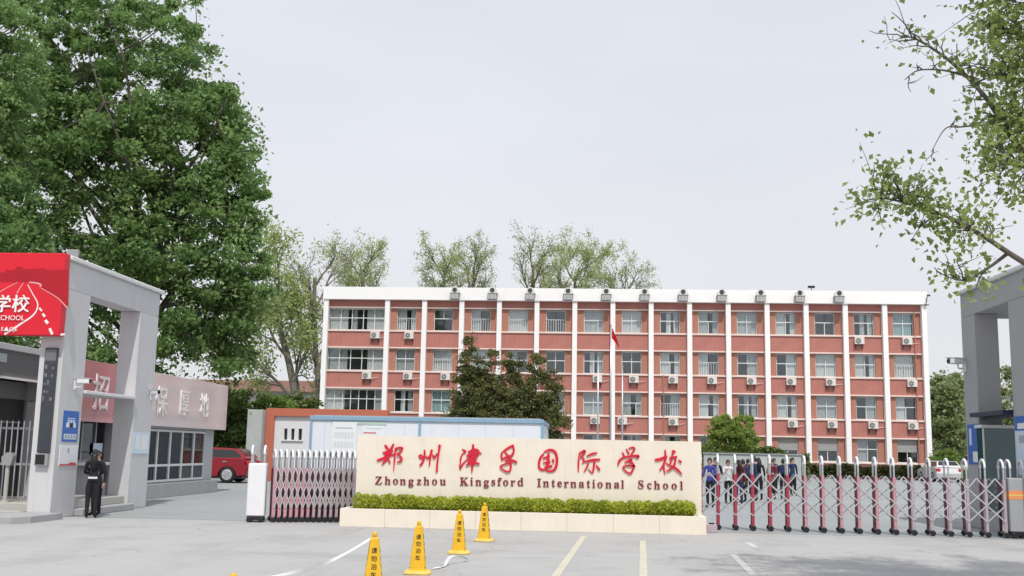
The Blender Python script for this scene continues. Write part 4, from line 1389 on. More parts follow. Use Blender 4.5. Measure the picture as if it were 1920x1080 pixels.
led = thing('led_sign', (-11.52, 22.28, 1.2), 'tall dark display board on the front of the left portal pillar', 'display')
bx(led, 'casing', 'dark_metal', -11.67, -11.39, 22.235, 22.298, 1.38, 3.62, 0.01)
bx(led, 'screen', 'led_panel', -11.65, -11.41, 22.229, 22.236, 1.42, 3.30)
bx(led, 'header', 'led_dim', -11.65, -11.41, 22.229, 22.236, 3.34, 3.58)
rl = random.Random(5)
for i in range(5):
    for j in range(3):
        if rl.random() < 0.75:
            x = -11.635 + j * 0.075
            z = 3.16 - i * 0.17
            bx(led, 'lit_glyph', 'led_dim', x, x + rl.uniform(0.03, 0.06), 22.2265, 22.2285, z, z + rl.uniform(0.04, 0.10))
ib = thing('intercom_box', (-11.55, 22.28, 1.1), 'small dark box under the display board on the left pillar', 'box')
bx(ib, 'casing', 'grey_metal', -11.68, -11.40, 22.20, 22.297, 1.10, 1.36, 0.012)
bx(ib, 'speaker_panel', 'black_plastic', -11.66, -11.46, 22.194, 22.201, 1.13, 1.34)

def wall_notice(name, label, x, y0, y1, z0, z1, m, side=1):
    """a flat notice on a wall that faces +x (side 1) or -x (side -1)"""
    t = thing(name, (x, (y0 + y1) / 2, z0), label, 'poster')
    bx(t, 'sheet', m, min(x, x + side * 0.012), max(x, x + side * 0.012), y0, y1, z0, z1)
    return t
def on_notice(t, name, m, x, side, y0, y1, z0, z1, lay=1):
    a, b = x + side * (0.012 + 0.0015 * lay), x + side * (0.0125 + 0.0015 * lay)
    return bx(t, name, m, min(a, b), max(a, b), y0, y1, z0, z1)
P = wall_notice('blue_poster', 'blue poster with white print on the left portal pillar', -11.30, 22.55, 23.25, 1.62, 2.29, 'poster_blue')
on_notice(P, 'print', 'paper_white', -11.30, 1, 22.72, 23.08, 2.12, 2.135)
for q in range(3):
    on_notice(P, 'print', 'poster_pale', -11.30, 1, 22.74 + q * 0.12, 22.83 + q * 0.12, 2.03, 2.10)
on_notice(P, 'picture', 'paper_white', -11.30, 1, 22.68, 22.82, 1.93, 2.03)
on_notice(P, 'picture', 'ink_black', -11.30, 1, 22.87, 22.97, 1.93, 2.03)
on_notice(P, 'picture', 'paper_white', -11.30, 1, 23.02, 23.12, 1.93, 2.03)
on_notice(P, 'label_strip', 'poster_pale', -11.30, 1, 22.61, 23.19, 1.67, 1.79)
for q in range(4):
    on_notice(P, 'print', 'print_grey', -11.30, 1, 22.67 + q * 0.13, 22.75 + q * 0.13, 1.69, 1.77, 2)
P = wall_notice('white_notice', 'white notice with a red foot below the blue poster', -11.30, 22.50, 23.32, 1.10, 1.55, 'paper_white')
on_notice(P, 'print', 'print_grey', -11.30, 1, 22.84, 22.92, 1.38, 1.48)
on_notice(P, 'red_foot', 'print_red', -11.30, 1, 22.52, 23.30, 1.105, 1.14)
on_notice(P, 'red_foot', 'print_red', -11.30, 1, 22.95, 23.25, 1.14, 1.17, 2)
P = wall_notice('pale_notice', 'pale blue notice on the far pillar of the left portal', -11.30, 26.22, 27.22, 1.36, 1.89, 'poster_pale')
on_notice(P, 'print', 'paper_white', -11.30, 1, 26.36, 26.66, 1.46, 1.82)
on_notice(P, 'print', 'paper_white', -11.30, 1, 26.74, 27.10, 1.46, 1.82)

def cctv(loc, label, rz):
    t = thing('security_camera', loc, label, 'camera', None, rz)
    MB().cbox(0.0, 0.03, -0.05, 0.05, -0.16, 0.04, 0.006).build('wall_plate', 'gate_white', t)
    MB().tube([(0.02, 0, -0.1), (0.14, 0, -0.1), (0.16, 0, -0.02)], 0.018, 6).build('arm', 'gate_white', t)
    b = MB().cbox(0.06, 0.34, -0.06, 0.06, -0.02, 0.09, 0.012).build('housing', 'gate_white', t)
    MB().lathe([(0.045, 0), (0.045, 0.02)], 0, 0, 12).build('lens', 'black_plastic', b)
    b.children[0].rotation_euler = (0, rad(90), 0)
    b.children[0].location = (0.335, 0, 0.03)
    MB().box(0.04, 0.38, -0.07, 0.07, 0.092, 0.10).build('sun_shield', 'gate_white', b)
    return t
cctv((-11.298, 22.95, 2.92), 'white security camera on the near pillar of the left portal', 0.0)
cctv((-11.298, 27.16, 2.90), 'white security camera at the far edge of the left portal', rad(-35))
fl_ = thing('flood_light', (-11.55, 22.9, 5.64), 'small grey flood light on top of the left portal', 'lamp')
MB().tube([(0, 0, 0), (0, 0, 0.12)], 0.02, 6).build('bracket', 'dark_metal', fl_)
MB().cbox(-0.12, 0.12, -0.05, 0.05, 0.08, 0.26, 0.015).build('lamp_head', 'grey_metal', fl_)

# entrance lobby behind the billboard
lob = thing('entrance_lobby', (-16.5, 24.0, 0), 'dark grey entrance lobby under the red billboard', 'building')
bx(lob, 'roof', 'portal_grey', -20, -13.45, 22.9, 26.3, 3.72, 3.86, 0.01)
bx(lob, 'fascia', 'lobby_grey', -20, -13.52, 22.95, 26.25, 3.10, 3.718)
bx(lob, 'light_strip', 'lamp_strip', -13.53, -13.47, 22.95, 26.25, 3.045, 3.098)
bx(lob, 'wall', 'lobby_grey', -20, -13.95, 22.96, 26.24, 0.28, 3.043)
dr = bx(lob, 'door', 'black_plastic', -13.948, -13.93, 24.15, 25.75, 0.285, 2.62)
bx(lob, 'door_rail', 'grey_metal', -13.925, -13.90, 24.3, 25.6, 2.05, 2.08)
bx(lob, 'dado', 'terracotta', -13.948, -13.935, 22.97, 24.14, 1.95, 2.05)
sg = bx(lob, 'exit_sign', 'far_wall_green', -13.515, -13.50, 23.6, 24.0, 3.42, 3.62)

pg = thing('picket_gate', (-13.5, 23.6, 0.28), 'grey metal picket gate left of the left portal pillar', 'gate')
for z in (0.36, 1.10, 1.90):
    bx(pg, 'rail', 'grey_metal', -16.0, -11.95, 23.58, 23.62, z - 0.025, z + 0.025)
pk = MB().tube([(0, 0, 0.34), (0, 0, 2.02), (0, 0, 2.08)], [0.016, 0.016, 0.004], 6).mesh('picket', 'silver')
for q in range(30):
    link('picket', pk, pg, (-15.95 + q * 0.135 - pg.location.x, -0.03, -0.28))
for x in (-15.98, -12.0):
    bx(pg, 'post', 'grey_metal', x - 0.03, x + 0.03, 23.56, 23.575, 0.28, 2.0)
ts = thing('turnstile', (-12.75, 23.1, 0.28), 'grey turnstile post in front of the picket gate', 'turnstile')
MB().lathe([(0.09, 0), (0.09, 0.02), (0.045, 0.03), (0.045, 0.82), (0.07, 0.86)], 0, 0, 14).build('post', 'step_stone', ts)
MB().prism([(-0.10, 0.80), (0.10, 0.80), (0.14, 1.0), (0.10, 1.08), (-0.02, 1.08), (-0.12, 0.98)], 'y', -0.08, 0.08).build('reader_head', 'grey_metal', ts)
cb = thing('turnstile_cabinet', (-13.6, 23.15, 0.28), 'grey turnstile cabinet at the left edge of the picture', 'turnstile')
MB().cbox(-0.45, 0.35, -0.14, 0.14, 0, 0.72, 0.02).build('cabinet', 'box_grey', cb)
MB().cbox(-0.46, 0.36, -0.15, 0.15, 0.722, 0.79, 0.01).build('lid', 'silver', cb)

# guardroom
gr = thing('guardroom', (-15.0, 31.5, 0), 'single-storey guardroom with a pink fascia and a ribbon of windows', 'building')
XW = -13.02
bx(gr, 'wall', 'guard_wall', -17.2, XW, 29.0, 30.95, 0.0, 2.6)
bx(gr, 'wall', 'guard_wall', -17.2, XW, 36.15, 36.95, 0.0, 2.6)
bx(gr, 'wall', 'guard_wall', -17.2, -16.9, 30.96, 36.14, 0.0, 2.6)
bx(gr, 'wall', 'guard_wall', -17.2, XW, 25.9, 26.7, 0.0, 2.6)
bx(gr, 'wall', 'guard_wall', -17.2, -13.6, 26.71, 28.99, 0.0, 2.6)
bx(gr, 'sill_wall', 'guard_wall', XW - 0.2, XW, 30.96, 36.14, 0.0, 0.44)
bx(gr, 'plinth', 'plinth_grey', XW + 0.002, XW + 0.16, 29.0, 37.2, 0.0, 0.42, 0.01)
bx(gr, 'lintel', 'guard_wall', XW - 0.2, XW, 30.96, 36.14, 2.08, 2.6)
bx(gr, 'lintel', 'guard_wall', XW - 0.3, XW, 26.71, 28.99, 2.35, 2.6)
bx(gr, 'floor', 'roof_grey', -16.88, XW - 0.21, 30.97, 36.13, 0.0, 0.1)
bx(gr, 'roof', 'roof_grey', -17.3, -12.86, 25.85, 37.2, 2.61, 3.60)
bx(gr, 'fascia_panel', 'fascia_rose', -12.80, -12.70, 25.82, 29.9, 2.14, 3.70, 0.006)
bx(gr, 'fascia_panel', 'fascia_pale_sheen', -12.80, -12.70, 29.905, 37.25, 2.14, 3.70, 0.006)
bx(gr, 'fascia_end', 'coping', -17.3, -12.805, 37.21, 37.29, 2.14, 3.70, 0.01)
bx(gr, 'soffit', 'coping', -13.01, -12.81, 25.85, 37.19, 2.42, 2.50)
for ch, y, z, s in (('招', 27.25, 2.92, 1.0), ('保', 31.3, 2.88, 0.95), ('厚', 33.15, 2.90, 0.90), ('地', 34.95, 2.92, 0.85)):
    me = text_mesh(ch, s, 'fascia_letter', 0.01, 0.014)
    o = link('character', me, gr, (-12.688 - gr.location.x, y - gr.location.y, z))
    o.rotation_euler = (0, 0, rad(90))
# ribbon window facing the drive: five columns, two rows
wy0, wy1, wz0, wz1 = 31.0, 36.1, 0.46, 2.06
wb = MB()
for q in range(6):
    y = wy0 + (wy1 - wy0) * q / 5
    wb.box(XW - 0.07, XW + 0.012, max(wy0, y - 0.045), min(wy1, y + 0.045), wz0, wz1)
for z in (wz0, 0.93, wz1 - 0.07):
    wb.box(XW - 0.068, XW + 0.010, wy0, wy1, z, z + 0.07)
win = wb.build('window', 'alu_white', gr)
win.location = -Vector(gr.location)
for q in range(5):
    ya = wy0 + (wy1 - wy0) * q / 5 + 0.046
    yb = wy0 + (wy1 - wy0) * (q + 1) / 5 - 0.046
    for za, zb in ((wz0 + 0.07, 0.93), (1.0, wz1 - 0.07)):
        MB().box(XW - 0.035, XW - 0.03, ya, yb, za, zb).build('pane', 'glass_green', win)
    if q:
        cmesh = curtain_mesh((yb - ya) * (1.0 if q < 3 else 0.6), 1.5, 6, 'green_curtain' if q < 3 else 'curtain_grey', q)
        c = link('curtain', cmesh, win, (XW - 0.12, (ya + yb) / 2, wz0))
        c.rotation_euler = (0, 0, rad(90))
# service hatch seen through the portal
hw_ = MB()
for y in (26.74, 27.5, 28.3, 28.92):
    hw_.box(-13.32, -13.24, y, y + 0.06, 0.42, 2.34)
for z in (0.42, 1.10, 2.28):
    hw_.box(-13.318, -13.242, 26.74, 28.98, z, z + 0.06)
hw_ = hw_.build('service_window', 'grey_metal', gr)
hw_.location = -Vector(gr.location)
for ya, yb in ((26.8, 27.5), (27.56, 28.3), (28.36, 28.92)):
    MB().box(-13.285, -13.28, ya, yb, 1.16, 2.28).build('pane', 'glass_green', hw_)
bx(gr, 'counter', 'alu_white', -13.4, -12.9, 26.75, 28.95, 1.02, 1.10, 0.01)
bx(gr, 'counter_front', 'plinth_grey', -13.24, -13.15, 26.75, 28.95, 0.0, 1.0)
bx(gr, 'paper_notice', 'poster_pale', -13.235, -13.23, 28.2, 28.75, 1.28, 1.60)

# ------------------------------------------------------------------ right portal and kiosk
rp = thing('gate_portal', (9.6, 24.8, 0), 'grey square portal frame at the right edge of the picture', 'gate')
bx(rp, 'pillar', 'portal_grey_shaded', 9.30, 9.85, 22.50, 24.12, 0.0, 5.08, 0.012)
bx(rp, 'pillar', 'portal_grey_shaded', 9.30, 9.85, 26.20, 27.10, 0.0, 5.08, 0.012)
bx(rp, 'beam', 'portal_grey_shaded', 9.30, 13.4, 22.50, 27.10, 5.082, 5.66, 0.012)
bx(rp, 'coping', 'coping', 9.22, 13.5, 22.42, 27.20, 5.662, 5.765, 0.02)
bx(rp, 'pillar', 'portal_grey_shaded', 12.85, 13.4, 22.50, 24.12, 0.0, 5.08, 0.012)
bx(rp, 'pillar', 'portal_grey_shaded', 12.85, 13.4, 26.20, 27.10, 0.0, 5.08, 0.012)
o = cctv((9.298, 26.95, 3.95), 'white security camera high on the far pillar of the right portal', rad(195))
o.scale = (1.3, 1.3, 1.3)
P = wall_notice('blue_poster', 'blue poster low on the far pillar of the right portal', 9.30, 26.22, 26.98, 1.50, 2.45, 'poster_blue', -1)
on_notice(P, 'print', 'poster_pale', 9.30, -1, 26.70, 26.86, 1.95, 2.35)
on_notice(P, 'print', 'paper_white', 9.30, -1, 26.30, 26.66, 1.55, 1.80)
P = wall_notice('glass_notice_board', 'pale notice board with blue header on the near right pillar', 9.30, 22.9, 24.05, 1.30, 2.55, 'poster_pale', -1)
on_notice(P, 'header', 'poster_blue', 9.30, -1, 22.9, 24.05, 2.24, 2.55)
on_notice(P, 'print', 'print_grey', 9.30, -1, 23.55, 23.85, 1.98, 2.14)
on_notice(P, 'print', 'paper_white', 9.30, -1, 23.0, 23.9, 2.28, 2.40, 2)
ks = thing('security_kiosk', (9.6, 26.0, 0), 'narrow dark glass sentry box under a navy awning in the right portal', 'kiosk')
bx(ks, 'glass_front', 'teal_glass', 9.26, 9.94, 25.80, 25.83, 0.45, 2.34)
bx(ks, 'base', 'guard_wall', 9.22, 9.98, 25.78, 26.18, 0.0, 0.44)
bx(ks, 'glass_side', 'teal_glass', 9.225, 9.25, 25.84, 26.17, 0.45, 2.34)
bx(ks, 'glass_side', 'teal_glass', 9.95, 9.975, 25.84, 26.17, 0.45, 2.34)
for x in (9.22, 9.945):
    bx(ks, 'corner_post', 'alu_white', x, x + 0.035, 25.775, 25.80, 0.45, 2.34)
bx(ks, 'roof', 'alu_white', 9.18, 10.02, 25.74, 26.185, 2.345, 2.42, 0.01)
bx(ks, 'awning', 'awning_navy', 9.08, 10.3, 24.15, 26.18, 2.60, 2.70, 0.01)
bx(ks, 'awning_arm', 'dark_metal', 9.4, 9.44, 24.4, 26.18, 2.54, 2.595)

# ------------------------------------------------------------------ folding gates
hoop = [(0, -0.17, 0.10), (0, -0.17, 1.44)] + [(0, -0.17 * math.cos(a * math.pi / 8), 1.44 + 0.15 * math.sin(a * math.pi / 8)) for a in range(1, 8)] + [(0, 0.17, 1.44), (0, 0.17, 0.10)]
HOOP = MB().tube(hoop, 0.020, 6).mesh('post', 'silver', smooth=True)
arch = [(0, -0.172, 1.42)] + [(0, -0.172 * math.cos(a * math.pi / 8), 1.455 + 0.155 * math.sin(a * math.pi / 8)) for a in range(0, 9)] + [(0, 0.172, 1.42)]
CAP = MB().tube(arch, 0.025, 8).mesh('cap', 'gate_white', smooth=True)
def sleeve(m, w=0.030):
    return MB().cbox(-w, w, -0.205, -0.150, 0.10, 1.20, 0.006).mesh('sleeve', m)
SLV = {m: sleeve(m) for m in ('gate_red', 'gate_pink', 'gate_mauve')}
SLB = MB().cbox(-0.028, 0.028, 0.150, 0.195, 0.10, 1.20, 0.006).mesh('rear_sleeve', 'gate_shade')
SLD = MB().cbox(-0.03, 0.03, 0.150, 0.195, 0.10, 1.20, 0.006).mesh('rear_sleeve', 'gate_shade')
FOOT = MB().cbox(-0.025, 0.025, -0.24, 0.24, 0.07, 0.115, 0.006).mesh('foot', 'dark_metal')
WHEEL = MB().lathe([(0.045, -0.022), (0.06, -0.016), (0.06, 0.016), (0.045, 0.022)], 0, 0.06, 14, 'y').mesh('wheel', 'black_plastic')
def bar_mesh(dx, dy_, z0, z1, y, m='silver', hw=0.0125):
    d = Vector((dx, 0, z1 - z0))
    n = Vector((-d.z, 0, d.x)).normalized() * hw
    V = []
    for t in (0, 1):
        p = Vector((dx * t, dy_ * t, z0 + (z1 - z0) * t))
        for s in (-1, 1):
            for yy in (y, y + 0.008):
                V.append((p.x + n.x * s, p.y + yy, p.z + n.z * s))
    return MB()._add(V, [(0, 1, 3, 2), (4, 6, 7, 5), (0, 4, 5, 1), (2, 3, 7, 6), (0, 2, 6, 4), (1, 5, 7, 3)]).mesh('lattice_bar', m)
def folding_gate(label, xa, ya, xb, yb, n, mats, back=True, wheel_every=1, rear=None):
    t = thing('folding_gate', (xa, ya, 0), label, 'gate')
    dx, dy_ = (xb - xa) / (n - 1), (yb - ya) / (n - 1)
    rz = math.atan2(dy_, dx)
    s = math.hypot(dx, dy_)
    t.rotation_euler = (0, 0, rz)
    sets = []
    for k, y in enumerate(((-0.212, -0.224), (0.20, 0.212)) if back else ((-0.212, -0.224),)):
        a, b = y
        kw = dict(m='silver', hw=0.0125) if k == 0 else dict(m='grey_metal', hw=0.008)
        sets += [bar_mesh(s / 2, 0, 1.0, 1.22, a, **kw), bar_mesh(-s / 2, 0, 1.0, 1.22, b, **kw), bar_mesh(s, 0, 1.0, 0.66, a, **kw), bar_mesh(-s, 0, 1.0, 0.66, b, **kw), bar_mesh(s, 0, 0.66, 0.32, a, **kw), bar_mesh(-s, 0, 0.66, 0.32, b, **kw)]
    for i in range(n):
        p = link('post', HOOP, t, (i * s, 0, 0))
        link('cap', CAP, p)
        link('sleeve', SLV[mats[min(len(mats) - 1, int(i * len(mats) / n))]], p)
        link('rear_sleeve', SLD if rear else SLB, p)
        link('foot', FOOT, t, (i * s, 0, 0))
        if i % wheel_every == 0:
            link('wheel', WHEEL, t, (i * s, -0.23, 0))
            link('wheel', WHEEL, t, (i * s, 0.23, 0))
        if i < n - 1:
            for q, me in enumerate(sets):
                link('lattice_bar', me, t, (i * s + (s if q % 2 else 0), 0, 0))
    return t
folding_gate('red and silver folding gate stretched out right of the sign wall', 2.53, 24.12, 8.80, 23.66, 18, ['gate_red', 'gate_red', 'gate_pink', 'gate_pink', 'gate_mauve', 'gate_mauve'], back=True)
folding_gate('mauve folding gate bunched up left of the sign wall', -6.74, 23.05, -4.70, 23.95, 19, ['gate_pink', 'gate_mauve', 'gate_mauve'], back=True, rear='rear_dark').scale = (1, 1, 0.95)

def gate_head(x, y, rz, label, m, stripe):
    t = thing('gate_motor_head', (x, y, 0), label, 'gate motor', None, rz)
    b = MB().cbox(-0.19, 0.19, -0.22, 0.22, 0.13, 1.24, 0.02).build('casing', m, t)
    if stripe:
        MB().box(-0.192, 0.192, -0.224, 0.224, 0.80, 0.98).build('stripe', 'gate_orange', b)
        MB().box(-0.1925, 0.1925, -0.2245, 0.2245, 0.87, 0.905).build('stripe', 'cone_base', b)
    for xx in (-0.13, 0.13):
        h = link('post', HOOP, t, (xx, 0, 0))
        link('cap', CAP, h)
    MB().box(-0.17, 0.17, -0.2, 0.2, 0.05, 0.128).build('chassis', 'black_plastic', t)
    for xx in (-0.12, 0.12):
        for yy in (-0.21, 0.21):
            link('wheel', WHEEL, t, (xx, yy, 0))
gate_head(-7.05, 22.93, rad(12), 'white motor box at the left end of the bunched folding gate', 'gate_white', False)
gate_head(9.06, 23.62, rad(-4), 'grey motor box with orange stripe at the right end of the gate', 'box_grey', True)
sb = thing('gate_rail_stop', (2.62, 23.0, 0), 'small pinkish stone block at the right foot of the sign wall', 'block')
MB().cbox(-0.10, 0.12, -0.1, 0.1, 0, 0.17, 0.012).build('block', 'gate_mauve', sb)
MB().box(-0.04, 0.06, -0.05, 0.05, 0.172, 0.20).build('cap', 'black_plastic', sb)

# ------------------------------------------------------------------ site cabin and terracotta wall
cbn = thing('site_cabin', (-5.6, 40.2, 0), 'pale blue prefab site cabin with blue trim behind the sign wall', 'cabin')
bx(cbn, 'body', 'cabin_panel', -9.69, -1.52, 37.42, 43.0, 0.0, 2.56)
bx(cbn, 'roof_trim', 'cabin_blue', -9.74, -1.47, 37.36, 43.06, 2.56, 2.71, 0.012)
bx(cbn, 'roof', 'shutter_grey', -9.6, -1.6, 37.5, 42.9, 2.71, 2.74)
for x in (-9.73, -5.86, -1.56):
    bx(cbn, 'corner_post', 'cabin_blue', x, x + 0.09, 37.38, 37.418, 0.0, 2.558)
bx(cbn, 'corner_post', 'cabin_blue', -1.517, -1.49, 42.9, 43.0, 0.0, 2.558)
for q, x in enumerate(np.arange(-9.2, -1.7, 0.95)):
    bx(cbn, 'panel_joint', 'poster_pale', x, x + 0.018, 37.405, 37.419, 0.05, 2.55)
bx(cbn, 'header_print', 'far_wall_green', -8.95, -7.0, 37.40, 37.418, 2.42, 2.55)
P = thing('wall_notice', (-8.5, 37.4, 1.5), 'white sheet of printed tables on the site cabin wall', 'notice')
bx(P, 'sheet', 'paper_white', -8.92, -8.05, 37.385, 37.397, 1.3, 2.50)
bx(P, 'title', 'print_grey', -8.80, -8.20, 37.381, 37.384, 2.28, 2.31)
for j in range(2):
    for i in range(6):
        for k in range(3):
            bx(P, 'print', 'curtain_grey', -8.84 + i * 0.12, -8.84 + i * 0.12 + 0.09, 37.381, 37.384, 2.10 - j * 0.33 - k * 0.075, 2.14 - j * 0.33 - k * 0.075)
P = thing('wall_notice', (-7.5, 37.4, 1.5), 'pale sheet with a red line right of the table sheet', 'notice')
bx(P, 'sheet', 'paper_white', -7.85, -7.05, 37.385, 37.397, 1.3, 2.40)
bx(P, 'print', 'print_red', -7.80, -7.35, 37.381, 37.384, 2.12, 2.16)
bx(P, 'print', 'curtain_cyan', -7.70, -7.15, 37.381, 37.384, 2.28, 2.31)

tw = thing('terracotta_wall', (-12.2, 50.2, 0), 'white wall in a terracotta frame with three slit windows', 'wall')
bx(tw, 'top_beam', 'terracotta', -15.13, -9.30, 49.95, 50.5, 3.03, 3.40, 0.01)
bx(tw, 'side_post', 'terracotta', -15.13, -14.73, 49.95, 50.5, 0.0, 3.028, 0.01)
bx(tw, 'side_post', 'terracotta', -9.7, -9.30, 49.95, 50.5, 0.0, 3.028, 0.01)
SLX = [(-14.26, -14.10), (-13.92, -13.76), (-13.57, -13.40)]
bx(tw, 'panel', 'pale_wall', -14.728, -9.702, 50.1, 50.4, 0.0, 1.93)
bx(tw, 'panel', 'pale_wall', -14.728, -9.702, 50.1, 50.4, 2.46, 3.028)
xs = [-14.728] + [v for p in SLX for v in p] + [-9.702]
for q in range(0, 8, 2):
    bx(tw, 'panel', 'pale_wall', xs[q], xs[q + 1], 50.1, 50.4, 1.932, 2.458)
for a, b in SLX:
    bx(tw, 'slit_window', 'car_glass', a, b, 50.28, 50.3, 1.932, 2.458)
bx(tw, 'sill', 'coping', -14.36, -13.32, 50.02, 50.098, 1.87, 1.925, 0.006)
bx(tw, 'edge_joint', 'dark_metal', -12.55, -12.51, 50.08, 50.098, 0.0, 3.026)
cb_ = thing('concrete_block', (-15.45, 49.8, 0), 'weathered grey concrete block left of the terracotta frame', 'block')
bx(cb_, 'block', 'grey_block', -15.85, -15.14, 49.4, 50.6, 0.0, 3.30, 0.02)
MB().cbox(-0.30, -0.18, -0.43, -0.405, 3.1, 3.2, 0.005).build('lamp', 'grey_metal', cb_)

# low pale wall, hedge and red banner in front of the school
sw = thing('yard_wall', (9.7, 64, 0), 'low pale grey yard wall behind the students', 'wall')
for q in range(6):
    bx(sw, 'panel', 'shed_panel', 6.9 + q * 0.94, 6.9 + q * 0.94 + 0.93, 64.0, 64.12, 0.0, 1.66, 0.008)
bx(sw, 'capping', 'grey_metal', 6.85, 12.6, 63.93, 64.19, 1.662, 1.74, 0.01)
def hedge_row(name, label, x0, x1, y, h, d, n, size, m, seed):
    r = np.random.default_rng(seed)
    t = thing(name, ((x0 + x1) / 2, y, 0), label, 'hedge')
    W = x1 - x0
    pos = np.stack([r.uniform(-W / 2, W / 2, n), r.uniform(-d / 2, d / 2, n), r.random(n) ** 0.6 * h], 1)
    pos[:, 2] *= 0.9 + 0.12 * np.sin(pos[:, 0] * 1.7) * np.sin(pos[:, 0] * 0.43 + 1)
    foliage('leaves', t, pos, size, m, seed)
    s = MB()
    for q in range(int(W / 0.3)):
        x = -W / 2 + q * 0.3 + r.uniform(0, 0.2)
        s.tube([(x, 0, 0), (x + r.uniform(-.1, .1), r.uniform(-d / 3, d / 3), h * 0.8)], [0.02, 0.008], 4, False)
    s.build('stems', 'bark_dark', t)
hedge_row('boundary_hedge', 'long dark olive hedge at the foot of the school', 10.5, 27.0, 84.2, 1.12, 1.1, 15000, 0.14, 'leaf_dark_hedge', 91)
hedge_row('boundary_hedge', 'short light green hedge right of the school corner', 27.4, 36.0, 82.0, 0.95, 1.1, 8000, 0.14, 'leaf_small', 92)
hedge_row('boundary_hedge', 'dark shrub row along the yard wall behind the students', 6.6, 13.2, 65.2, 2.1, 0.9, 5000, 0.14, 'leaf_bush', 93)

# ------------------------------------------------------------------ far buildings
fb = thing('far_house', (-40.0, 131, 0), 'low brown-roofed house far behind the left trees', 'house')
bx(fb, 'wall', 'far_wall', -52, -31, 130, 142, 0.0, 8.3)
MB().prism([(-1.0, 8.3), (13.0, 8.3), (11.0, 9.75), (1.0, 9.75)], 'x', -12.6, 9.5).build('roof', 'roof_tile_brown', fb, loc=(0, -1, 0))
for q in range(6):
    w = bx(fb, 'window', 'far_wall_green', -37.8 + q * 1.05, -37.0 + q * 1.05, 129.93, 129.99, 6.6, 8.0)
    bx(fb, 'mullion', 'alu_white', -37.42 + q * 1.05, -37.36 + q * 1.05, 129.90, 129.925, 6.6, 8.0)
fs = thing('red_roofed_hut', (-30.6, 111, 0), 'small hut with a red tiled roof beside the school', 'hut')
bx(fs, 'wall', 'far_wall', -32.0, -29.2, 110.4, 113, 0, 5.55)
MB().prism([(-0.9, 5.55), (2.3, 5.55), (0.7, 6.7)], 'x', -1.6, 1.6).build('roof', 'roof_tile_red', fs)
for q in range(9):
    MB().box(-1.6 + q * 0.38, -1.5 + q * 0.38, -0.95, -0.88, 5.5, 5.62).build('roof_tile', 'roof_tile_brown', fs)
fr = thing('far_block', (52, 190, 0), 'pale far apartment block at the right horizon', 'building')
bx(fr, 'wall', 'far_wall', 56, 74, 188, 200, 0, 14.5)
for i in range(7):
    for j in range(4):
        bx(fr, 'window', 'room_dark', 57 + i * 2.4, 58.3 + i * 2.4, 187.9, 187.99, 2.0 + j * 3.2, 3.6 + j * 3.2)

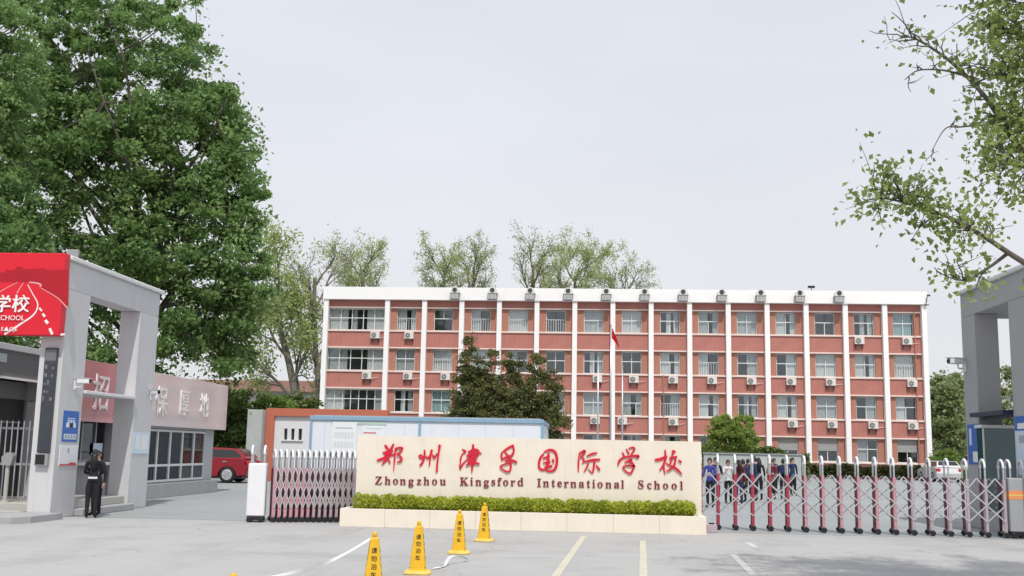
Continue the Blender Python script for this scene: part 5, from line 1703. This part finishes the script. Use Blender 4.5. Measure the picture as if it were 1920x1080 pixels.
# ------------------------------------------------------------------ cars
def make_car(label, paint, loc, rz, group=None, scale=1.0):
    t = thing('parked_car', loc, label, 'car', group, rz)
    t.scale = (scale,) * 3
    def arc(cx, r, n=9):
        return [(cx - r * math.cos(math.pi * i / n), 0.30 + r * math.sin(math.pi * i / n)) for i in range(n + 1)]
    sil = [(-2.15, 0.33), (-1.80, 0.30)] + arc(-1.33, 0.42) + [(-0.8, 0.27), (0.85, 0.27)] + arc(1.36, 0.42) + [(1.86, 0.30), (2.18, 0.34), (2.27, 0.55), (2.24, 0.74), (2.08, 0.87), (1.60, 0.95), (1.10, 1.01), (-0.5, 1.05), (-1.95, 1.07), (-2.20, 0.98), (-2.27, 0.62)]
    cxm, czm = 0.0, 0.62
    n = len(sil)
    V, F = [], []
    secs = [(-0.90, 0.94), (-0.86, 0.985), (-0.72, 1.0), (0.72, 1.0), (0.86, 0.985), (0.90, 0.94)]
    for y, sc in secs:
        for x, z in sil:
            inner = 0.28 <= z <= 0.73 and any(abs(x - c) < 0.43 for c in (-1.33, 1.36))
            k = 1.0 if inner else sc
            V.append((cxm + (x - cxm) * (1 - (1 - k) * 0.4), y, czm + (z - czm) * k))
    for s in range(len(secs) - 1):
        for i in range(n):
            j = (i + 1) % n
            F.append((s * n + i, s * n + j, (s + 1) * n + j, (s + 1) * n + i))
    F.append(tuple(range(n)))
    F.append(tuple((len(secs) - 1) * n + i for i in range(n - 1, -1, -1)))
    body = MB()._add(V, F).build('body', paint, t)
    cab = [(1.12, 1.0), (0.42, 1.40), (0.05, 1.48), (-0.5, 1.52), (-1.70, 1.47), (-2.10, 1.16), (-2.16, 1.05)]
    def wy(z):
        return 0.855 - (z - 1.0) * 0.42
    V = [(x, -wy(z), z) for x, z in cab] + [(x, wy(z), z) for x, z in cab]
    m = len(cab)
    F = [tuple(range(m)), tuple(range(2 * m - 1, m - 1, -1))] + [(i, i + 1, m + i + 1, m + i) for i in range(m - 1)] + [(m - 1, 0, m, 2 * m - 1)]
    cabin = MB()._add(V, F).build('cabin', paint, t)
    def side_glass(poly):
        for s in (-1, 1):
            pts = [(x, s * (wy(z) + 0.004), z) for x, z in poly]
            MB()._add(pts, [tuple(range(len(pts)))]).build('side_window', 'car_glass', cabin)
    side_glass([(0.86, 1.07), (0.38, 1.36), (-0.28, 1.44), (-0.28, 1.08)])
    side_glass([(-0.36, 1.08), (-0.36, 1.445), (-1.55, 1.41), (-1.86, 1.20), (-1.90, 1.10)])
    for (x0, z0, x1, z1, nm) in ((1.10, 1.02, 0.44, 1.395, 'windscreen'), (-1.75, 1.45, -2.08, 1.18, 'rear_window')):
        e = 0.006
        MB()._add([(x0 + e, -wy(z0) + 0.07, z0 + e), (x0 + e, wy(z0) - 0.07, z0 + e), (x1 + e if nm == 'windscreen' else x1 - e, wy(z1) - 0.07, z1 + e), (x1 + e if nm == 'windscreen' else x1 - e, -wy(z1) + 0.07, z1 + e)], [(0, 1, 2, 3)]).build(nm, 'car_glass', cabin)
    for x in (-1.33, 1.36):
        for s in (-1, 1):
            w = MB().lathe([(0.22, -0.11), (0.33, -0.11), (0.355, -0.07), (0.355, 0.07), (0.33, 0.11), (0.22, 0.11)], 0, 0, 22, 'y').build('wheel', 'tyre', t, (x, s * 0.79, 0.355), smooth=True)
            rb = MB().lathe([(0.23, 0.0), (0.23, 0.02), (0.20, 0.03)], 0, 0, 22, 'y', -0.015)
            for q in range(6):
                a = q * math.pi / 3
                rb.tube([(0.04 * math.cos(a), 0.03, 0.04 * math.sin(a)), (0.21 * math.cos(a + 0.15), 0.035, 0.21 * math.sin(a + 0.15))], 0.028, 4)
            rim = rb.build('rim', 'silver', w, (0, 0.105 * 1, 0) if s > 0 else (0, -0.105, 0))
            if s < 0:
                rim.rotation_euler = (0, 0, math.pi)
    for s in (-1, 1):
        MB().prism([(2.20, 0.70), (1.86, 0.83), (1.80, 0.78), (2.12, 0.66)], 'y', min(s * 0.62, s * 0.893), max(s * 0.62, s * 0.893)).build('headlight', 'lamp_clear', t)
        MB().cbox(-2.29, -2.10, min(s * 0.62, s * 0.9), max(s * 0.62, s * 0.9), 0.78, 0.96, 0.02).build('tail_light', 'lamp_red', t)
        MB().cbox(0.62, 0.80, min(s * 0.90, s * 1.06), max(s * 0.90, s * 1.06), 1.03, 1.15, 0.03).build('wing_mirror', paint, t)
        for x in (-0.45, -1.30):
            MB().cbox(x, x + 0.2, min(s * 0.896, s * 0.925), max(s * 0.896, s * 0.925), 0.90, 0.93, 0.006).build('door_handle', 'silver', t)
        for x in (-0.30, 0.86):
            MB().box(x, x + 0.008, min(s * 0.896, s * 0.902), max(s * 0.896, s * 0.902), 0.42, 0.98).build('door_gap', 'black_plastic', t)
    MB().cbox(2.10, 2.275, -0.55, 0.55, 0.40, 0.62, 0.02).build('grille', 'black_plastic', t)
    MB().box(-2.0, 2.1, -0.84, 0.84, 0.20, 0.29).build('underbody', 'black_plastic', t)
    return t
make_car('red car parked between the guardroom and the white gate box', 'car_red', (-16.86, 46.9, 0), math.pi)
make_car('white car parked nearest the right end of the school', 'car_white', (25.6, 80.5, 0), rad(90))

# ------------------------------------------------------------------ people
def make_person(label, loc, face, h, top, legs, hairstyle='short', arms='down', lean=0.0, shoes='cloth_black', stride=0.0, extra=None, seed=0):
    """standing figure grown from a joint skeleton; local +y is the way it faces; 1.70 m tall before scaling"""
    t = thing('person', loc, label, 'person', None, face)
    sc = h / 1.70
    t.scale = (sc,) * 3
    J, E_ = [], []
    def j(x, y, z, rx, ry=None):
        y += lean * max(0.0, z - 0.9)
        J.append((x, y, z, rx, ry or rx))
        return len(J) - 1
    def e(a, b):
        E_.append((a, b))
    pel = j(0, 0, 0.95, 0.135, 0.105)
    wai = j(0, 0.005, 1.10, 0.120, 0.095)
    che = j(0, 0.0, 1.28, 0.145, 0.105)
    shc = j(0, -0.005, 1.40, 0.105, 0.085)
    nek = j(0, 0.005, 1.47, 0.052)
    hd0 = j(0, 0.02, 1.535, 0.066, 0.075)
    hd1 = j(0, 0.02, 1.61, 0.074, 0.092)
    hd2 = j(0, 0.015, 1.675, 0.052, 0.062)
    for a, b in ((pel, wai), (wai, che), (che, shc), (shc, nek), (nek, hd0), (hd0, hd1), (hd1, hd2)):
        e(a, b)
    hands = []
    for s in (-1, 1):
        sh = j(s * 0.165, 0, 1.395, 0.062)
        if arms == 'front':
            el = j(s * 0.215, 0.06, 1.14, 0.046)
            wr = j(s * 0.13, 0.26, 1.10, 0.031)
            pa = j(s * 0.09, 0.33, 1.11, 0.030, 0.018)
        elif arms == 'phone' and s > 0:
            el = j(s * 0.215, 0.05, 1.15, 0.046)
            wr = j(s * 0.12, 0.24, 1.27, 0.031)
            pa = j(s * 0.08, 0.29, 1.33, 0.030, 0.018)
        else:
            el = j(s * 0.225, -0.03, 1.12, 0.046)
            wr = j(s * 0.235, 0.03, 0.88, 0.031)
            pa = j(s * 0.232, 0.05, 0.80, 0.020, 0.034)
        e(shc, sh); e(sh, el); e(el, wr); e(wr, pa)
        hands.append((wr, pa, s))
        hp = j(s * 0.085, 0, 0.90, 0.098, 0.10)
        kn = j(s * 0.095, 0.02 + s * stride * 0.5, 0.50, 0.066)
        an = j(s * 0.095, -0.02 + s * stride, 0.09, 0.045)
        to = j(s * 0.105, 0.14 + s * stride, 0.035, 0.042, 0.034)
        e(pel, hp); e(hp, kn); e(kn, an); e(an, to)
    me = bpy.data.meshes.new('skeleton')
    me.from_pydata([v[:3] for v in J], E_, [])
    o = bpy.data.objects.new('body', me)
    COL.objects.link(o)
    sk = o.modifiers.new('skin', 'SKIN')
    sk.branch_smoothing = 0.6
    sk.use_smooth_shade = True
    for i, v in enumerate(J):
        me.skin_vertices[0].data[i].radius = (v[3], v[4])
        me.skin_vertices[0].data[i].use_root = (i == pel)
    sub = o.modifiers.new('subsurf', 'SUBSURF')
    sub.levels = sub.render_levels = 2
    dg = bpy.context.evaluated_depsgraph_get()
    bm_ = bpy.data.meshes.new_from_object(o.evaluated_get(dg))
    bpy.data.objects.remove(o)
    # fingers: four and a thumb on each hand, rooted in the palm, joined into the body mesh
    bmx = bmesh.new()
    bmx.from_mesh(bm_)
    fb_ = MB()
    for wr, pa, s in hands:
        p = Vector(J[pa][:3])
        d = (p - Vector(J[wr][:3])).normalized()
        side = d.cross(Vector((1, 0, 0)) if abs(d.x) < 0.8 else Vector((0, 0, 1))).normalized()
        curl = side.cross(d).normalized() * (-s)
        for k in range(4):
            b0 = p + side * (k - 1.5) * 0.019 + d * 0.005
            L = (0.062, 0.072, 0.068, 0.052)[k]
            fb_.tube([b0 - d * 0.02, b0 + d * L * 0.5, b0 + d * L * 0.85 + curl * 0.018, b0 + d * L * 0.95 + curl * 0.036], [0.0095, 0.0085, 0.008, 0.006], 6)
        b0 = p - side * 0.03 - d * 0.035
        fb_.tube([b0 + side * 0.012, b0 - side * 0.018 + d * 0.025, b0 - side * 0.016 + d * 0.055 + curl * 0.012], [0.011, 0.009, 0.007], 6)
    fm = fb_.mesh('fingers', 'skin', smooth=True)
    bmx.from_mesh(fm)
    # nose, chin
    nz = 1.60
    bmx.to_mesh(bm_)
    bmx.free()
    mats = [top, legs, 'skin', shoes]
    bm_.materials.clear()
    for m in mats:
        bm_.materials.append(MATS[m])
    wrs = [Vector(J[w][:3]) for w, _, _ in hands]
    pas = [Vector(J[p][:3]) for _, p, _ in hands]
    for p in bm_.polygons:
        c = p.center
        if c.z > 1.455 and abs(c.x) < 0.12:
            p.material_index = 2
        elif any((c - q).length < 0.075 or (c - w).length < 0.02 for q, w in zip(pas, wrs)):
            p.material_index = 2
        elif c.z < 0.10:
            p.material_index = 3
        elif c.z < 0.90 and abs(c.x) < 0.195:
            p.material_index = 1
        else:
            p.material_index = 0
    bm_.polygons.foreach_set('use_smooth', [True] * len(bm_.polygons))
    link('body', bm_, t)
    ly = lean * 0.7
    # nose and eyes
    MB().tube([(0, 0.10 + ly, 1.615), (0, 0.125 + ly, 1.585), (0, 0.11 + ly, 1.575)], [0.008, 0.014, 0.010], 6).build('nose', 'skin', t, smooth=True)
    for s in (-1, 1):
        MB().lathe([(0.004, -0.006), (0.011, 0), (0.004, 0.006)], s * 0.032, 1.615, 8, 'y', 0.105 + ly).build('eye', 'hair', t)
        MB().tube([(s * 0.076, 0.02 + ly, 1.625), (s * 0.09, 0.012 + ly, 1.605), (s * 0.078, 0.018 + ly, 1.57)], [0.010, 0.016, 0.008], 6).build('ear', 'skin', t, smooth=True)
    MB().box(-0.022, 0.022, 0.098 + ly, 0.104 + ly, 1.548, 1.554).build('mouth', 'lamp_red', t)
    # hair: cap over the skull, longer down the back for long hair
    V, F = [], []
    nu, nv = 18, 9
    rr_ = random.Random(seed)
    for i in range(nu):
        a = 2 * math.pi * i / nu
        back = -math.sin(a)          # +1 at the back of the head
        low = 1.57 + 0.075 * max(0, -back) - 0.05 * max(0, back)
        for k in range(nv + 1):
            f = k / nv
            zz = 1.725 - (1.725 - low) * f ** 1.6
            rx = 0.087 * math.sqrt(max(0.0, 1 - ((zz - 1.60) / 0.127) ** 2)) if zz > 1.60 else 0.087
            ry = rx * 1.16
            V.append((rx * math.cos(a) * (1 + 0.02 * rr_.random()), 0.012 + ly + ry * math.sin(a), zz))
    for i in range(nu):
        for k in range(nv):
            i2 = (i + 1) % nu
            F.append((i * (nv + 1) + k, i2 * (nv + 1) + k, i2 * (nv + 1) + k + 1, i * (nv + 1) + k + 1))
    hb = MB()._add(V, F)
    if hairstyle == 'long':
        hb.tube([(0, -0.06 + ly, 1.64), (0, -0.105 + ly, 1.54), (0, -0.125 + ly * 0.9, 1.42), (0, -0.13 + ly * 0.7, 1.28), (0.01, -0.12 + ly * 0.5, 1.20)], [0.07, 0.085, 0.085, 0.06, 0.012], 12)
    elif hairstyle == 'tail':
        hb.tube([(0, -0.08 + ly, 1.67), (0, -0.14 + ly, 1.66), (0, -0.165 + ly, 1.58), (0, -0.15 + ly, 1.45)], [0.025, 0.035, 0.032, 0.008], 8)
    hb.build('hair', 'hair', t, smooth=True)
    if extra == 'belt':
        MB().cbox(-0.11, 0.11, -0.155, -0.135, 0.985, 1.035, 0.006).build('white_hem', 'cloth_white', t)
    if extra == 'pack':
        MB().cbox(-0.13, 0.13, -0.25, -0.115, 1.08, 1.42, 0.03).build('backpack', 'cloth_navy', t)
    return t
make_person('person in black with long hair and white hem before the left portal', (-10.62, 22.75, 0), rad(20), 1.45, 'cloth_black', 'cloth_black', 'long', 'front', 0.10, extra='belt', seed=1)
make_person('person in black half hidden behind the long-haired person', (-10.84, 23.45, 0), rad(165), 1.42, 'cloth_black', 'cloth_black', 'tail', 'phone', 0.06, seed=2)
make_person('student in a blue jacket nearest the sign wall behind the gate', (3.86, 34.0, 0), rad(160), 1.50, 'cloth_blue', 'cloth_black', 'short', 'front', 0.05, seed=3)
make_person('student in a white top, second in front from the sign wall', (4.80, 37.0, 0), rad(185), 1.44, 'cloth_white', 'cloth_black', 'tail', 'phone', seed=4)
make_person('student in a maroon jacket and black trousers behind the gate', (5.45, 38.0, 0), rad(35), 1.46, 'cloth_maroon', 'cloth_black', 'short', 'down', seed=5, extra='pack')
make_person('student in black with a ponytail behind the gate', (6.65, 45.0, 0), rad(-30), 1.46, 'cloth_black', 'cloth_black', 'tail', 'down', seed=6)
make_person('student in a pink jacket in the middle of the group', (7.15, 47.0, 0), rad(150), 1.50, 'cloth_pink', 'cloth_black', 'short', 'down', stride=0.10, seed=7)
make_person('student in navy with one hand raised near the right of the group', (8.05, 47.0, 0), rad(200), 1.50, 'cloth_navy', 'cloth_black', 'short', 'phone', seed=8)
make_person('student in black walking at the right end of the group', (9.35, 50.0, 0), rad(90), 1.50, 'cloth_black', 'cloth_black', 'short', 'down', stride=0.16, seed=9)

make_person('student in a black hoodie right behind the blue jacket', (4.22, 35.6, 0), rad(185), 1.52, 'cloth_black', 'cloth_black', 'short', 'front', 0.04, seed=10)
make_person('student in a dark maroon coat between the white and maroon students', (5.05, 36.2, 0), rad(10), 1.45, 'cloth_maroon', 'cloth_navy', 'long', 'down', seed=11)
make_person('student in dark navy turned sideways near the middle of the group', (5.95, 38.5, 0), rad(80), 1.56, 'cloth_navy', 'cloth_black', 'short', 'phone', 0.05, seed=12)
make_person('student in black with long hair left of the pink jacket', (6.30, 40.0, 0), rad(5), 1.52, 'cloth_black', 'cloth_black', 'long', 'down', seed=13)
make_person('student in a plain maroon jacket facing the gate, right of centre', (6.95, 41.0, 0), rad(160), 1.46, 'cloth_maroon', 'cloth_black', 'short', 'front', seed=14)
make_person('student in black carrying a pack near the right of the group', (7.45, 41.5, 0), rad(-20), 1.50, 'cloth_black', 'cloth_black', 'short', 'down', extra='pack', seed=15)
make_person('student in a dark coat with a ponytail, right of the pack', (8.55, 45.5, 0), rad(200), 1.54, 'cloth_navy', 'cloth_black', 'tail', 'down', seed=16)

# ------------------------------------------------------------------ yellow cones with tape
CH = 0.66
cone_b = MB()
prof = [(0.115, 0.04), (0.108, 0.06), (0.058, 0.52), (0.050, 0.60), (0.040, 0.615)]
V, F = [], []
for hw, z in prof:
    c = hw * 0.16
    V += [(-hw + c, -hw, z), (hw - c, -hw, z), (hw, -hw + c, z), (hw, hw - c, z), (hw - c, hw, z), (-hw + c, hw, z), (-hw, hw - c, z), (-hw, -hw + c, z)]
for i in range(len(prof) - 1):
    for k in range(8):
        F.append((i * 8 + k, i * 8 + (k + 1) % 8, (i + 1) * 8 + (k + 1) % 8, (i + 1) * 8 + k))
F.append(tuple((len(prof) - 1) * 8 + k for k in range(8)))
cone_b._add(V, F)
CONE_BODY = cone_b.mesh('body', 'cone_yellow')
cb2 = MB()
V, F = [], []
bp_ = [(0.165, 0.0), (0.175, 0.012), (0.172, 0.032), (0.150, 0.046), (0.105, 0.05)]
for hw, z in bp_:
    c = hw * 0.25
    V += [(-hw + c, -hw, z), (hw - c, -hw, z), (hw, -hw + c, z), (hw, hw - c, z), (hw - c, hw, z), (-hw + c, hw, z), (-hw, hw - c, z), (-hw, -hw + c, z)]
for i in range(len(bp_) - 1):
    for k in range(8):
        F.append((i * 8 + k, i * 8 + (k + 1) % 8, (i + 1) * 8 + (k + 1) % 8, (i + 1) * 8 + k))
F.append(tuple(range(7, -1, -1)))
F.append(tuple((len(bp_) - 1) * 8 + k for k in range(8)))
cb2._add(V, F)
CONE_BASE = cb2.mesh('base', 'cone_base')
CONE_KNOB = MB().lathe([(0.026, 0.612), (0.026, 0.66), (0.018, 0.675), (0.004, 0.678)], 0, 0, 12).mesh('knob', 'cone_yellow', smooth=True)
CONE_BAND = MB().box(-0.107, 0.107, -0.1045, -0.1025, 0.088, 0.093).mesh('line', 'ink_black')
SLOPE = math.atan((0.108 - 0.058) / 0.46)
for loc, rz, lab, chars, sc in (((-2.36, 12.15, 0), 10, 'nearest yellow cone with black characters, cut off by the bottom edge', '请勿泊车', 1.0),
                            ((-2.17, 14.16, 0), 6, 'second nearest yellow cone, with loose white tape behind its foot', '请勿泊车', 1.0),
                            ((-1.97, 17.03, 0), 3, 'third yellow cone from the front, before the planter', '请勿泊车', 1.0),
                            ((-1.80, 19.42, 0), -2, 'farthest yellow cone, closest to the planter hedge', '请勿泊车', 1.0),
                            ((-2.57, 7.90, 0), 8, 'yellow cone tip just showing at the bottom edge', '请勿泊车', 1.0)):
    t = thing('traffic_cone', loc, lab, 'cone', 'yellow no-parking cones', rad(rz))
    link('base', CONE_BASE, t)
    b = link('body', CONE_BODY, t)
    link('knob', CONE_KNOB, t)
    for side in range(4):
        for i, ch in enumerate(chars):
            z = 0.475 - i * 0.088
            yy = 0.108 - (z - 0.06) * (0.05 / 0.46) + 0.0015
            me = text_mesh(ch, 0.070, 'ink_black', 0.0015, 0.0016)
            o = link('character', me, b)
            R4 = Matrix.Rotation(side * math.pi / 2, 4, 'Z')
            o.matrix_local = R4 @ Matrix.Translation((0, -yy, z)) @ Matrix.Rotation(-SLOPE, 4, 'X')
    link('line', CONE_BAND, b)
tp = thing('barrier_tape', (-2.4, 10, 0.6), 'white barrier tape sagging between the two nearest cones', 'tape')
V, F = [], []
A_, B_ = Vector((-2.40, 12.10, 0.60)), Vector((-2.57, 7.94, 0.62))
n = 30
for i in range(n + 1):
    f = i / n
    p = A_.lerp(B_, f)
    p.z -= 0.10 * math.sin(math.pi * f)
    tw_ = 0.5 + 0.5 * math.sin(f * 9)
    w = 0.022
    V += [(p.x - w * tw_ + 2.4, p.y - 10, p.z - 0.6 + w * (1 - tw_)), (p.x + w * tw_ + 2.4, p.y - 10, p.z - 0.6 - w * (1 - tw_))]
for i in range(n):
    F.append((2 * i, 2 * i + 1, 2 * i + 3, 2 * i + 2))
MB()._add(V, F).build('tape', 'tape_white', tp)
tp = thing('fallen_tape', (-1.95, 15.3, 0), 'scrap of white tape lying on the ground beside the second cone', 'tape')
V, F = [], []
for i in range(19):
    f = i / 18
    V += [(-0.12 + 0.32 * f + 0.03 * math.sin(f * 9), -0.6 + 1.25 * f, 0.012 + 0.012 * math.sin(f * 14) + 0.10 * max(0, math.sin((f - 0.35) * 5)) * (0.35 < f < 0.97)), (-0.08 + 0.32 * f + 0.03 * math.sin(f * 9), -0.6 + 1.25 * f, 0.014 + 0.10 * max(0, math.sin((f - 0.35) * 5)) * (0.35 < f < 0.97))]
for i in range(18):
    F.append((2 * i, 2 * i + 1, 2 * i + 3, 2 * i + 2))
MB()._add(V, F).build('tape', 'tape_white', tp)
